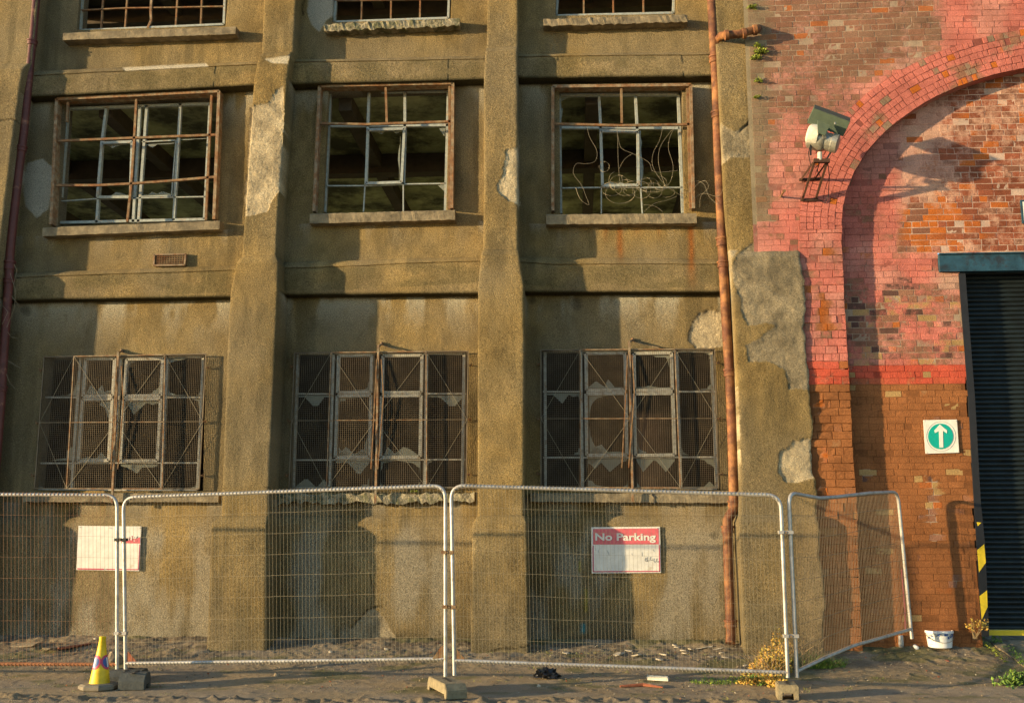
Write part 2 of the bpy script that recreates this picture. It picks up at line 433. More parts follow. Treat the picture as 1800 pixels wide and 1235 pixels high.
cs = np.array(cs); ct = np.array(ct); rs_ = np.array(rs_); rt = np.array(rt)
ci, rj = np.meshgrid(cs, rs_, indexing='ij'); u, v = np.meshgrid(ct, rt, indexing='ij')
def bil(N): return (N[ci, rj]*(1-u)+N[ci+1, rj]*u)*(1-v)+(N[ci, rj+1]*(1-u)+N[ci+1, rj+1]*u)*v
X = bil(NX); Z = bil(NZ)
RT = np.zeros((ncs, nrs)); slope = np.zeros((ncs, nrs), bool)
for i in range(ncs):
    for j in range(nrs):
        r = Rcell(i, j)
        if r is None: slope[i, j] = True
        else: RT[i, j] = r
rr_ = RT[ci, rj].copy()
sm = slope[ci, rj]
up_ = RT[ci, np.maximum(rj-1, 0)]; dn_ = RT[ci, np.minimum(rj+1, nrs-1)]
rr_ = np.where(sm, up_+(dn_-up_)*np.sqrt(np.clip(v, 0, 1)), rr_)
isP = np.isin(ci, PIL)
# worn rounded pier edges
cw = np.abs(NX[ci+1, rj]-NX[ci, rj]); dE = np.minimum(u, 1-u)*cw
dE = np.where(ci == 0, (1-u)*cw, dE)
wear = .6+.8*fbm(X*5, Z*5, 3)
rr_ -= np.where(isP, .010*wear*np.exp(-(dE/.014)**1.2), 0)
bandc = (~isP) & np.isin(rj, [HN.index('2'), HN.index('6')])
hh = np.abs(NZ[ci, rj]-NZ[ci, rj+1]); rr_ -= np.where(bandc, .018*wear*np.exp(-(v*hh/.02)), 0)
rr_ -= np.where(bandc, .010*wear*np.exp(-((1-v)*hh/.015)), 0)
# edges wander a little
X = X+.005*(fbm(X*1.0, Z*2.2, 5)-.5)
Z = Z+.014*(fbm(X*2.5, Z*1.0, 6)-.5)
X = X+np.where(ci == 12, u**3*((fbm(X*0+2, Z*3.5, 8)-.5)*np.where(Z > W(1340, 395, .42).z, .34, .10)+(fbm(X*0+5, Z*22, 9)-.5)*np.where(Z > W(1340, 395, .42).z, .07, .02)), 0)
PX, PY = toPX(X, WALL-rr_, Z)
wob = (fbm(PX*.06, PY*.06, 21)-.5)*14+(fbm(PX*.25, PY*.25, 22)-.5)*7
patches = {
 'pier2': ([(500, 146), (500, 185), (496, 260), (494, 330), (468, 372), (430, 381), (428, 350), (433, 300), (438, 230), (440, 187), (470, 182), (484, 162)], .013, 1.1),
 'pier3': ([(914, 256), (893, 262), (887, 280), (884, 305), (872, 325), (878, 340), (895, 352), (914, 361)], .015, 1.2),
 'neck': ([(1262, 214), (1292, 229), (1316, 220), (1330, 197), (1350, 180), (1350, 388), (1334, 382), (1322, 350), (1333, 292), (1326, 279), (1290, 277), (1266, 288)], .012, .75),
 'big': ([(1350, 384), (1362, 392), (1420, 386), (1430, 560), (1440, 685), (1388, 684), (1378, 650), (1352, 635), (1318, 634), (1309, 607), (1340, 590), (1364, 572), (1345, 566), (1316, 572), (1303, 550), (1301, 520), (1290, 500), (1284, 470), (1300, 445), (1330, 420)], .012, .64),
 'low': ([(1450, 770), (1395, 773), (1387, 785), (1370, 793), (1368, 830), (1382, 850), (1450, 835)], .018, 1.05),
 'bay': ([(1280, 543), (1228, 549), (1215, 572), (1209, 600), (1225, 612), (1280, 609)], .018, 1.05),
 'edge': ([(1322, -40), (1318, 20), (1330, 90), (1326, 130), (1333, 190), (1360, 190), (1360, -40)], .018, .75),
 'edge2': ([(1296, 440), (1286, 455), (1288, 560), (1298, 700), (1302, 790), (1299, 850), (1291, 850), (1280, 600), (1278, 440)], .008, 1.0),
 'foot': ([(612, 1108), (640, 1078), (655, 1069), (675, 1082), (700, 1130), (612, 1130)], .012, .75),
}
smooth = {
 'grey': ([(48, 286), (75, 279), (96, 296), (92, 340), (85, 367), (65, 384), (44, 364), (39, 316)], .004),
 'grey2': ([(543, -30), (539, 20), (546, 44), (562, 58), (574, 36), (590, 30), (590, -30)], .004),
}
pm = np.zeros(X.shape); ptone = np.ones(X.shape)
for k, (poly, dep, tone) in patches.items():
    poly = np.array(poly); lo = poly.min(0)-30; hi = poly.max(0)+30
    m = (PX > lo[0]) & (PX < hi[0]) & (PY > lo[1]) & (PY < hi[1])
    d = polydist(PX[m], PY[m], poly)+wob[m]*.5
    a = sst(-.6, 1.2, d); a2 = sst(2, 4, d+wob[m]*.9); rr_[m] -= (a*.6+a2*.4)*dep; pm[m] = np.maximum(pm[m], a); ptone[m] = np.where(a > .3, tone, ptone[m])
gm = np.zeros(X.shape)
for k, (poly, dep) in smooth.items():
    poly = np.array(poly); d = polydist(PX, PY, poly)+wob*.4; a = sst(-1.5, 2.5, d); gm = np.maximum(gm, a)
# cracks
def crack(pts, wd):
    global rr_, crk
    pts = np.array(pts, float); d = np.full(X.shape, 1e9); lo = pts.min(0)-15; hi = pts.max(0)+15
    m = (PX > lo[0]) & (PX < hi[0]) & (PY > lo[1]) & (PY < hi[1]); xx, yy = PX[m]+wob[m]*.35, PY[m]+wob[m]*.35; dd = d[m]
    for (x0, y0), (x1, y1) in zip(pts, pts[1:]):
        t = np.clip(((xx-x0)*(x1-x0)+(yy-y0)*(y1-y0))/((x1-x0)**2+(y1-y0)**2), 0, 1)
        dd = np.minimum(dd, np.hypot(xx-x0-t*(x1-x0), yy-y0-t*(y1-y0)))
    a = np.exp(-(dd/wd)**2); crk[m] = np.maximum(crk[m], a)
crk = np.zeros(X.shape)
crack([(617, 1104), (640, 1076), (655, 1068), (672, 1066)], 1.6)
crack([(655, 1068), (656, 1040), (650, 1010)], 1.1)
crack([(0, 212), (18, 208), (28, 212)], 1.6)
crack([(535, 0), (530, 14), (532, 26)], 1.4)
crack([(1300, 230), (1318, 219), (1330, 197)], 2)
crack([(830, 1160), (870, 1142), (930, 1135)], 1)
crack([(1060, 1010), (1100, 1020)], .8)
rr_ -= crk*.012
# surface relief: trowel undulation + lumps of harling
rough_amt = 1-.75*pm-.7*gm
rr_ += (fbm(X*1.4, Z*1.4, 31)-.5)*.010+(fbm(X*7, Z*7, 32)-.5)*.008
rr_ += (fbm(X*34, Z*34, 33, 2)-.5)*.005*rough_amt + (fbm(X*14, Z*14, 35)-.5)*.012*pm+(fbm(X*45, Z*45, 36)-.5)*.006*pm
holec = np.array([[hole(a, b) for b in range(nrs)] for a in range(ncs)])
inhole = holec[ci, rj]
rr_ = np.where(inhole, -.26, rr_)
# colour of the render
base = np.array([.27, .208, .104]); n1 = fbm(X*.9, Z*.9, 41); n2 = fbm(X*3.2, Z*2.2, 42); n3 = fbm(X*10, Z*3, 43)
col = base[None, None]*(.86+.30*sth(n2)+.24*(sth(n1)-.5)+.30*(sth(fbm(X*8, Z*5, 46))-.5))[..., None]
warm = sth(fbm(X*.8+9, Z*1.5, 48))[..., None]; col = col*(1+(np.array([1.07, .99, .80])-1)*warm)
grey = sst(.42, .68, fbm(X*1.1+4, Z*.8, 44))[..., None]*.45
col = col*(1-grey)+np.array([.24, .205, .135])*grey
# darker damp towards the upper faces of the string courses and under the piers' shoulders: dirt streaks
dirt = (sst(.46, .66, fbm(X*8, Z*.7, 45))*sst(.38, .58, fbm(X*1.4, Z*1.1, 47)))[..., None]*.42; col = col*(1-dirt)+np.array([.115, .095, .05])*dirt
def below(hn, a, b):                                     # mask just under a horizontal line, metres
    zz = np.interp(X, *HW[HN.index(hn)]); d = zz-Z; return d
for hn in ('3', '7'):
    d = below(hn, 0, .4); strk = sst(.40, .60, fbm(X*4, Z*1.6, 51))*np.exp(-np.clip(d-.05, 0, 9)/.20)*(d > .005)*(~isP)
    strk = (strk*.95)[..., None]; col = col*(1-strk)+np.array([.46, .43, .33])*strk
d = below('5', 0, 1)-.12; strk = sst(.45, .7, fbm(X*6, Z*1.4, 52))*np.exp(-np.clip(d, 0, 9)/.12)*(d > 0)*(~isP)*.6
col = col*(1-strk[..., None])+np.array([.45, .42, .33])*strk[..., None]
d = below('9', 0, 1)-.15; strk = sst(.4, .62, fbm(X*4, Z*1.6, 53))*np.exp(-np.clip(d, 0, 9)/.16)*(d > 0)*(~isP)*.6
col = col*(1-strk[..., None])+np.array([.42, .40, .33])*strk[..., None]
for hn in ('2', '6'):                                    # algae on the front of the courses
    d = below(hn, 0, 1); a = ((d > 0) & (d < .3))*sst(.35, .62, fbm(X*3, Z*5, 54))*.5*(~isP)
    col = col*(1-a[..., None])+np.array([.13, .11, .05])*a[..., None]
for hn in ('3', '7'):                                    # shade line under the courses, painted into the colour
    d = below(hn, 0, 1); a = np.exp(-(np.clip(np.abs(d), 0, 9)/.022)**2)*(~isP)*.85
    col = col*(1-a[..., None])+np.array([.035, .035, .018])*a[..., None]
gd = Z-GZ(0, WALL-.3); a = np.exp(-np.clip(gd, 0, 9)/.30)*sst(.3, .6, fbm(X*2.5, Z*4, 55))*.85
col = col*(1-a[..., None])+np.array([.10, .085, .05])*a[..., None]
# pale lime scale on the plinth wall
a = sst(.48, .66, fbm(X*2.4+7, Z*.9, 56))*sst(-.1, .2, below('10', 0, 1))*.8*(~isP)
col = col*(1-a[..., None])+np.array([.36, .32, .23])*a[..., None]
# rust runs below the sill of the right hand window
for (x0, y0, y1, wd, st) in ((1090, 397, 460, 5, .8), (1064, 397, 425, 5, .5), (1215, 395, 480, 5, .9), (1158, 397, 420, 4, .5), (1216, 465, 510, 9, .35), (1120, 398, 416, 8, .4)):
    a = np.exp(-((PX-x0+wob*.25)/wd)**2)*sst(y0-4, y0+4, PY)*(1-sst(y1-25, y1+8, PY))*st*(~isP)
    col = col*(1-a[..., None])+np.array([.32, .12, .03])*a[..., None]
# yellow and cyan paint marks low on the third bay
for (x0, y0, y1, wd, cc, st) in ((1019, 985, 1005, 2.2, (.45, .36, .02), .6), (1030, 1034, 1075, 2.4, (.42, .33, .02), .7), (1025, 1095, 1112, 4.5, (.03, .30, .36), .8)):
    a = np.exp(-((PX-x0+wob*.15)/wd)**2)*sst(y0-3, y0+3, PY)*(1-sst(y1-4, y1+4, PY))*st
    col = col*(1-a[..., None])+np.array(cc)*a[..., None]
# soot in the inner corners, greyer pier faces low down
a = sst(.45, .62, fbm(X*2, Z*2.2, 57))*.28*isP*sst(3.6, 1.5, Z); col = col*(1-a[..., None])+np.array([.20, .17, .10])*a[..., None]
# bare backing where render has fallen, smooth grey skim patches
bare = np.stack([.345+0*X, .285+0*X, .18+0*X], -1)*ptone[..., None]*(.66+.6*sth(fbm(X*6, Z*6, 61), 1.8))[..., None]
col = col*(1-pm[..., None])+bare*pm[..., None]
gs = np.array([.34, .325, .27])*(.85+.3*fbm(X*6, Z*6, 62))[..., None]; col = col*(1-gm[..., None]*.8)+gs*gm[..., None]*.8
# white fresh breaks on the two upper ledges
for poly in ([(215, 119), (300, 114), (362, 112), (366, 117), (300, 121), (220, 125)], [(466, 104), (510, 97), (505, 112), (480, 111)]):
    d = polydist(PX, PY, np.array(poly, float)); a = sst(-1.5, 1, d+wob*.12); rr_ -= a*.008
    col = col*(1-a[..., None])+np.array([.62, .55, .40])*a[..., None]
# dark hole stains
for (x0, y0, sx, sy) in ((1012, 533, 10, 12), (45, 545, 9, 9), (937, 528, 6, 8), (620, 905, 8, 8), (125, 903, 10, 8), (1255, 940, 8, 8)):
    a = np.exp(-(((PX-x0+wob*.5)/sx)**2+((PY-y0+wob*.5)/sy)**2)**2)*.6; col = col*(1-a[..., None])+np.array([.07, .06, .04])*a[..., None]
col = np.where(inhole[..., None], np.array([.20, .17, .12]), col)
col *= (1-.65*crk[..., None]); col = np.clip(col, .01, 1)

V3 = np.stack([X, WALL-rr_, Z], -1).reshape(-1, 3); nc, nr = X.shape
idx = np.arange(nc*nr).reshape(nc, nr)
q = np.stack([idx[:-1, :-1], idx[:-1, 1:], idx[1:, 1:], idx[1:, :-1]], -1)
Rm = rr_
rowb = (rs_[:-1] != rs_[1:]); colb = (cs[:-1] != cs[1:])
c0, c1 = cs[:-1], cs[1:]; r0, r1 = rs_[:-1], rs_[1:]
# owner cell of each quad: the prouder side
mA = Rm[:-1, :-1]; mB = Rm[1:, :-1]; mC = Rm[:-1, 1:]
oc = np.where(mA >= mB, c0[:, None], c1[:, None]); orr = np.where(mA >= mC, r0[None, :], r1[None, :])
oc = np.broadcast_to(oc, mA.shape); orr = np.broadcast_to(orr, mA.shape)
skip = holec[c0[:, None], r0[None]] & holec[c1[:, None], r1[None]] & (~colb[:, None]) & (~rowb[None])
P = V3.reshape(nc, nr, 3); e1 = P[1:, 1:]-P[:-1, :-1]; e2 = P[1:, :-1]-P[:-1, 1:]
area = np.linalg.norm(np.cross(e1, e2), axis=-1)
ok = (~skip) & (area > 2e-7)
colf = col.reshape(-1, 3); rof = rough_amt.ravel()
PC = V3
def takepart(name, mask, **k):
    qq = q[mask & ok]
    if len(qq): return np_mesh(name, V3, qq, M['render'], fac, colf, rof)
taken = np.zeros(ok.shape, bool)
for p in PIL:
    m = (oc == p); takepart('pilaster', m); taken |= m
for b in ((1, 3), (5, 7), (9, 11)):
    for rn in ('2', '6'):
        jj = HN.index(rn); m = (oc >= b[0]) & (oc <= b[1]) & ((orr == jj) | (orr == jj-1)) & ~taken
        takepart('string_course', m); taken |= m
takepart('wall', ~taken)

# sills ------------------------------------------------------------
def sill(p0, p1, h, r, mat, extra=0, jag=0, name='sill'):
    a = W(*p0, r); b = W(*p1, r); mb = MB(); n = 46
    hm = h
    ks = []
    for i in range(n+1):
        t = i/n; p = a.lerp(b, t); j1 = random.uniform(-1, 1)*jag; j2 = random.uniform(-1, 1)*jag*1.3; j3 = random.uniform(-1, 1)*jag
        e = .006*math.sin(i*1.7)
        ks.append([Vector((p.x, WALL-r-j3*.8, p.z+j1)), Vector((p.x, WALL-r-.012-j3, p.z+j1-.012)), Vector((p.x, WALL-r-.012+j3*.5, p.z-hm+j2)), Vector((p.x, WALL+.26, p.z-hm)), Vector((p.x, WALL+.26, p.z+.01)), ])
    k0 = 0
    for s_ in ks: mb.v += [tuple(x_) for x_ in s_]
    m_ = 5
    for i in range(n):
        for j in range(m_): mb.f.append((i*m_+j, i*m_+(j+1) % m_, (i+1)*m_+(j+1) % m_, (i+1)*m_+j))
    mb.f.append(tuple(range(m_))); mb.f.append(tuple(n*m_+j for j in reversed(range(m_))))
    return mb.build(name, mat, fac)
HSC = 1/141.
sill((112, 58), (415, 47), 16*HSC, .14, M['sill'], jag=.003)
sill((570, 43), (808, 33), 15*HSC, .13, M['sill_b'], jag=.014)
sill((955, 34), (1208, 26), 15*HSC, .14, M['sill'], jag=.007)
sill((76, 400), (387, 388), 17*HSC, .13, M['sill'], jag=.003)
sill((545, 376), (800, 369), 19*HSC, .13, M['sill'], jag=.003)
sill((960, 377), (1224, 375), 19*HSC, .13, M['sill'], jag=.003)
sill((42, 866), (385, 866), 16*HSC, .12, M['sill'], jag=.003)
sill((483, 868), (834, 866), 16*HSC, .10, M['sill_b'], jag=.02)
sill((932, 866), (1288, 868), 15*HSC, .12, M['sill'], jag=.003)

# interior ---------------------------------------------------------
def slab(name, x0, x1, y0, y1, z0, z1, mat, parent=fac):
    return MB().box(((x0+x1)/2, (y0+y1)/2, (z0+z1)/2), abs(x1-x0)/2, abs(y1-y0)/2, abs(z1-z0)/2).build(name, mat, parent)
zA = float(W(700, 150, 0).z); zB = float(W(700, 520, 0).z)
YB = WALL+6.5; YF = WALL+.262
slab('floor_slab', -9.5, 2.35, YF, YB, zA+.0, zA+.3, M['plasteri'])
slab('floor_slab', -9.5, 2.35, YF, YB, zB-.02, zB+.3, M['plasteri'])
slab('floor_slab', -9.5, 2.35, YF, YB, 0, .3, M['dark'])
slab('roof', -9.5, 2.35, WALL-.2, YB+.2, 10.2, 10.4, M['dark'])
slab('back_wall', -9.5, 2.35, YB, YB+.2, 0, zB+.9, M['plasteri'])
slab('back_wall', -9.5, 2.35, YB, YB+.2, zA-.35, zA+.9, M['plasteri'])
slab('back_wall', -9.5, 2.35, YB, YB+.2, 9.8, 10.2, M['plasteri'])
for x in (-7.5, -5.2, -3.3, -1.4, .6): slab('back_pier', x-.12, x+.12, YB+.002, YB+.198, zB+.9, 9.8, M['plasteri'])
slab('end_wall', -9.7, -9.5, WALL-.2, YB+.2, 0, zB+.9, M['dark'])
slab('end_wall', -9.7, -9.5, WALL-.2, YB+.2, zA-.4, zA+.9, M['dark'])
slab('end_wall', 2.35, 2.5, YF, YB+.2, 0, 10.2, M['plasteri'])
for fz in (zA, zB, 10.2):
    mb = MB()
    for k in range(7):
        x = -8.2+k*1.7; mb.box((x, (YF+YB)/2, fz-.11), .09, (YB-YF)/2-.02, .11)
    mb.build('ceiling_beam', M['beam'], fac)
    MB().box((-3.4, WALL+2.6, fz-.16), 6.0, .12, .155).build('ceiling_beam', M['beam'], fac)
for fz0, fz1 in ((.3, zB-.03), (zB+.3, zA), (zA+.3, 10.2)):
    for x in (-5.2, -1.4):
        MB().box((x, WALL+2.9, (fz0+fz1)/2), .14, .14, (fz1-fz0)/2-.002).build('column', M['plasteri'], fac)
mb = MB(); mb.box((-4.2, WALL+1.6, 6.2), .35, .5, .10); mb.tube([(-4.2, WALL+1.6, 6.3), (-4.2, WALL+1.6, zA)], .012, 6); mb.build('hanging_light', M['beam'], fac)
# partition close behind the ground floor glass (boarded rooms)
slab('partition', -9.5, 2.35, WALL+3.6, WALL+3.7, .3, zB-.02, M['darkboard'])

# windows ----------------------------------------------------------
def bars(mb, segs, r, w, d):
    for s_ in segs:
        mb.path([W(x, y, r) for x, y in s_], w, d)
    return mb
def rect(x0, y0, x1, y1, x2, y2, x3, y3): return [[(x0, y0), (x1, y1), (x2, y2), (x3, y3), (x0, y0)]]
def shard(par, pts, r):
    mb = MB(); mb.prism([W(x, y, r) for x, y in pts], (0, .004, 0)); return mb.build('glass_shard', M['glass'], par)
def jagged_edge(x0, y0, x1, y1, nx, ny, amp, n=6):
    """a strip of broken pane left along an edge; (nx, ny) points into the pane"""
    pts = [(x0, y0)]
    for i in range(n+1):
        t = min(1, max(0, i/n+random.uniform(-.4, .4)/n)) if 0 < i < n else i/n; a = amp*random.choice((.12, .2, .3, .9, 1.15)) if 0 < i < n else amp*.15
        pts.append((x0+(x1-x0)*t+nx*a, y0+(y1-y0)*t+ny*a))
    pts.append((x1, y1)); return pts
def window(name='window'):
    o = bpy.data.objects.new(name, None); return o
# middle row
def mid_window(outer, rust_segs, white_segs, casement, lines, shards):
    f = bars(MB(), [[(outer[6], outer[7]), (outer[0], outer[1]), (outer[2], outer[3]), (outer[4], outer[5])]], .045, .040, .15).build('window', M['rust_pale'], fac)
    bars(MB(), rust_segs, .075, .030, .030).build('guard_bar', M['rust'], f)
    bars(MB(), white_segs, -.13, .036, .05).build('window_frame', M['white_steel'], f)
    if casement: bars(MB(), rect(*casement), -.10, .036, .045).build('casement', M['white_steel'], f)
    bars(MB(), lines, -.12, .016, .03).build('glazing_bar', M['white_steel'], f)
    for s_ in shards: shard(f, s_, -.12)
    return f
mid_window((104, 178, 388, 164, 379, 388, 94, 397),
           [[(102, 248), (387, 237)], [(98, 326), (170, 326), (232, 323), (300, 318), (382, 311)], [(240, 175), (236, 250), (231, 325), (224, 390)], [(372, 168), (362, 387)], [(120, 180), (118, 215)]],
           [[(120, 190), (104, 394)], [(118, 192), (372, 183)], [(188, 190), (180, 250), (171, 392)], [(247, 188), (235, 392)], [(259, 186), (244, 392)], [(318, 183), (306, 388)], [(370, 184), (360, 386)], [(104, 392), (362, 386)]],
           (180, 252, 233, 250, 230, 347, 172, 347), [[(107, 354), (168, 350), (365, 346)], [(250, 250), (310, 247)], [(248, 346), (306, 344)], [(310, 246), (302, 346)]],
           [jagged_edge(182, 345, 228, 344, 0, -1, 6), jagged_edge(250, 343, 300, 342, 0, -1, 5), jagged_edge(184, 255, 230, 253, 0, 1, 7), jagged_edge(250, 254, 308, 251, 0, 1, 6), jagged_edge(318, 245, 362, 243, 0, 1, 6)])
mid_window((564, 155, 797, 150, 795, 369, 554, 374),
           [[(563, 217), (640, 219), (795, 214)], [(678, 152), (680, 216)], [(790, 152), (790, 368)]],
           [[(581, 165), (571, 373)], [(581, 163), (788, 160)], [(649, 164), (647, 228)], [(712, 163), (712, 228)], [(788, 162), (783, 371)], [(570, 222), (788, 221)]],
           (647, 229, 711, 227, 706, 321, 644, 323), [[(572, 327), (644, 327), (712, 324), (784, 323)], [(642, 324), (639, 373)], [(709, 323), (709, 372)], [(646, 230), (642, 324)], [(714, 228), (711, 324)]],
           [jagged_edge(650, 231, 708, 229, 0, 1, 6), [(783, 225), (772, 226), (781, 240)], [(783, 323), (770, 326), (781, 336)], jagged_edge(704, 240, 702, 318, -1, 0, 3)])
mid_window((972, 156, 1213, 153, 1218, 369, 972, 373),
           [[(974, 218), (1090, 221), (1212, 219)], [(1092, 156), (1093, 217)], [(1208, 156), (1214, 368)]],
           [[(984, 168), (986, 376)], [(984, 168), (1192, 167)], [(1053, 169), (1056, 230)], [(1117, 169), (1120, 230)], [(1192, 168), (1200, 375)], [(985, 225), (1194, 226)]],
           (1056, 231, 1121, 232, 1122, 326, 1059, 327), [[(986, 331), (1056, 330), (1200, 330)], [(1057, 328), (1057, 376)], [(1126, 328), (1129, 376)], [(1125, 231), (1127, 328)]],
           [[(985, 193), (989, 190), (988, 205), (986, 212)], jagged_edge(1125, 240, 1127, 320, 1, 0, 4), jagged_edge(1062, 324, 1118, 324, 0, -1, 4), jagged_edge(1193, 240, 1199, 330, -1, 0, 4), [(985, 168), (1010, 168), (985, 178)]])
# top row
def top_window(x0, x1, yb0, yb1, xs, hy, mat):
    f = bars(MB(), rect(x0+14, -160, x1+8, -168, x1, yb1, x0, yb0), -.08, .03, .05).build('window', M['white_steel'], fac)
    b = MB()
    for x in xs: b.path([W(x[0], -162, -.08), W(x[1], x[2] if len(x) > 2 else yb0-2, -.08)], .022, .03)
    for h in hy: b.path([W(*p, -.07) for p in h], .018, .03)
    b.build('glazing_bar', mat, f); return f
top_window(141, 394, 55, 44, [(192, 178, 52), (236, 220, 51), (322, 309, 47), (362, 353, 46)], [[(141, 19), (220, 15), (300, 14), (395, 12)], [(141, -45), (400, -52)], [(141, -110), (400, -118)]], M['rust'])
bars(MB(), [[(278, -160), (265, 20), (266, 36), (260, 50)]], -.06, .03, .03).build('glazing_bar', M['rust_pale'], fac)
top_window(588, 788, 40, 33, [(640, 635, 38), (690, 687, 36), (742, 738, 35)], [[(588, 2), (789, -1)], [(588, -60), (792, -63)], [(588, -112), (792, -116)]], M['rust'])
top_window(978, 1183, 29, 24, [(1026, 1026, 27), (1076, 1078, 26), (1128, 1131, 25)], [[(980, -40), (1180, -44)], [(980, -100), (1180, -104)]], M['rust'])
# ground floor windows
def low_window(xl0, xl1, xr0, xr1, yt, yb, c):
    """c: casement x at the top: [left0, left1, right0, right1]; s shears them with height"""
    sh = (xl1-xl0)/(yb-yt)
    def q_(x, y): return (x+(y-yt)*(sh+(x-xl0)/(xr0-xl0)*((xr1-xr0)-(xl1-xl0))/(yb-yt)), y)
    f = bars(MB(), [[q_(xl0+4, yt+3), q_(xr0-4, yt+3), q_(xr0-4, yb), q_(xl0+4, yb), q_(xl0+4, yt+3)], [q_(c[0]-9, yt), q_(c[0]-9, yb)], [q_(c[3]+9, yt), q_(c[3]+9, yb)], [q_((c[1]+c[2])/2, yt), q_((c[1]+c[2])/2, yb)]], -.12, .034, .05).build('window', M['cream_steel'], fac)
    y1 = yt+(690-619); y2 = yt+(697-619); y3 = yt+(804-619)
    for a, b in ((c[0], c[1]), (c[2], c[3])):
        bars(MB(), [[q_(a, yt+7), q_(b, yt+6), q_(b, y1), q_(a, y1+1), q_(a, yt+7)]], -.09, .040, .04).build('casement', M['cream_steel'], f)
        bars(MB(), [[q_(a-1, y2), q_(b, y2-1), q_(b, y3), q_(a-1, y3+1), q_(a-1, y2)]], -.09, .040, .04).build('casement', M['cream_steel'], f)
    g = MB(); bars(g, [[q_(xl0, y1+3), q_(c[0]-9, y1+3)], [q_(c[3]+9, y1+3), q_(xr0, y1+3)], [q_(xl0, y3+5), q_(xr0, y3+4)]], -.11, .02, .03); g.build('glazing_bar', M['cream_steel'], f)
    panes = [(xl0+6, c[0]-11, yt+5, y1), (c[0]+4, c[1]-4, yt+10, y1-3), (c[2]+4, c[3]-4, yt+10, y1-3), (c[3]+11, xr0-6, yt+5, y1),
             (xl0+6, c[0]-11, y1+6, y3), (c[0]+4, c[1]-4, y2+3, y3-2), (c[2]+4, c[3]-4, y2+3, y3-2), (c[3]+11, xr0-6, y1+6, y3),
             (xl0+6, c[0]-11, y3+7, yb), (c[0], c[1], y3+7, yb), (c[2], c[3], y3+7, yb), (c[3]+11, xr0-6, y3+7, yb)]
    for (a, b, t, bt) in panes:
        w_ = b-a; h_ = bt-t; r_ = -.11
        def corner(x, y, dx, dy):
            pts = [(x, y), (x+dx, y)]
            for k in range(1, 6):
                u_ = k/6; e_ = random.uniform(.62, 1.3); pts.append((x+dx*(1-u_)**1.9*e_, y+dy*u_**1.9*e_))
            pts.append((x, y+dy)); return pts
        if random.random() < .2: shard(f, [q_(*p) for p in jagged_edge(a, bt, b, bt, 0, -1, min(14, h_*.3), 5)], r_)
        elif random.random() < .25: shard(f, [q_(*p) for p in jagged_edge(a, t, b, t, 0, 1, min(20, h_*.4), 5)], r_)
        for cx_, cy_, sx_, sy_ in ((a, t, 1, 1), (b, t, -1, 1), (a, bt, 1, -1), (b, bt, -1, -1)):
            if random.random() < .27: shard(f, [q_(*p) for p in corner(cx_, cy_, sx_*w_*random.uniform(.15, .8), sy_*h_*random.uniform(.1, .5))], r_)
    return f
low_window(80, 62, 362, 352, 624, 860, [152, 203, 224, 287])
low_window(520, 512, 820, 817, 618, 858, [596, 654, 674, 742])
low_window(954, 955, 1254, 1264, 614, 858, [1030, 1098, 1114, 1180])

# air vent -----------------------------------------------------------
v_ = thing('air_vent', 'small rusty brick-sized vent grille below the left upper window', 'vent', W(299, 457, .01))
bars(MB(), rect(272, 448, 327, 447, 325, 466, 271, 467), .03, .02, .04).build('frame', M['rust_pale'], v_)
mb = MB()
for k in range(1, 12): mb.path([W(272+k*4.5, 448, .03), W(271+k*4.5, 467, .03)], .009, .02)
for k in range(1, 5): mb.path([W(272, 448+k*3.9, .03), W(326, 447+k*3.8, .03)], .009, .02)
mb.build('grille', M['rust'], v_); MB().prism([W(273, 449, .014), W(325, 448, .014), W(324, 465, .014), W(273, 466, .014)], (0, .01, 0)).build('backing', M['dark'], v_)

# ------------------------------------------------------------------ BRICK BUILDING
bri = thing('brick_building', 'red brick works with pink and brown painted archway around a roller shutter', 'building', (4.5, WALL, 0))
RF, RR = .40, .25                                     # faces of the front brickwork and the recessed wall
sF = (WALL-RF)/FPX
def plane_px(x, y, r): p = W(x, y, r); return p.x, p.z
# arch: ellipse in metres on the front plane
acx, acz = plane_px(1930, 395, RF); ax0, _ = plane_px(1480, 395, RF); _, az1 = plane_px(1930, 110, RF)
AA = acx-ax0; BB = az1-acz; RW = 75*sF
def inner_x(z):                                       # jamb edge below the springing
    zs = []; xs = []
    for (px, py) in ((1480, 395), (1481, 450), (1486, 560), (1494, 680), (1500, 800), (1506, 880), (1510, 1000), (1516, 1135)):
        x, zz = plane_px(px, py, RF); zs.append(zz); xs.append(x)
    return np.interp(z, zs[::-1], xs[::-1])
def outer_x(z):
    zs = []; xs = []
    for (px, py) in ((1405, 357), (1407, 450), (1415, 560), (1424, 690), (1432, 800), (1438, 880), (1441, 1000), (1445, 1135)):
        x, zz = plane_px(px, py, RF); zs.append(zz); xs.append(x)
    return np.interp(z, zs[::-1], xs[::-1])
def ell(X_, Z_):                                      # approx distance outside the intrados (m)
    dx = X_-acx; dz = Z_-acz; k = np.sqrt((dx/AA)**2+(dz/BB)**2)+1e-9
    g = np.sqrt((dx/AA**2)**2+(dz/BB**2)**2)/k+1e-9
    return (k-1)/g
PINK = np.array([.57, .180, .138]); PINKP = np.array([.52, .27, .21]); REDB = np.array([.58, .10, .055]); BROWN = np.array([.32, .127, .046])
ORANGE = np.array([.50, .14, .025]); BARE = np.array([.27, .135, .085]); GREYB = np.array([.24, .165, .11]); LIME = np.array([.56, .44, .36]); DARKB = np.array([.09, .05, .045]); BUFF = np.array([.46, .30, .12])
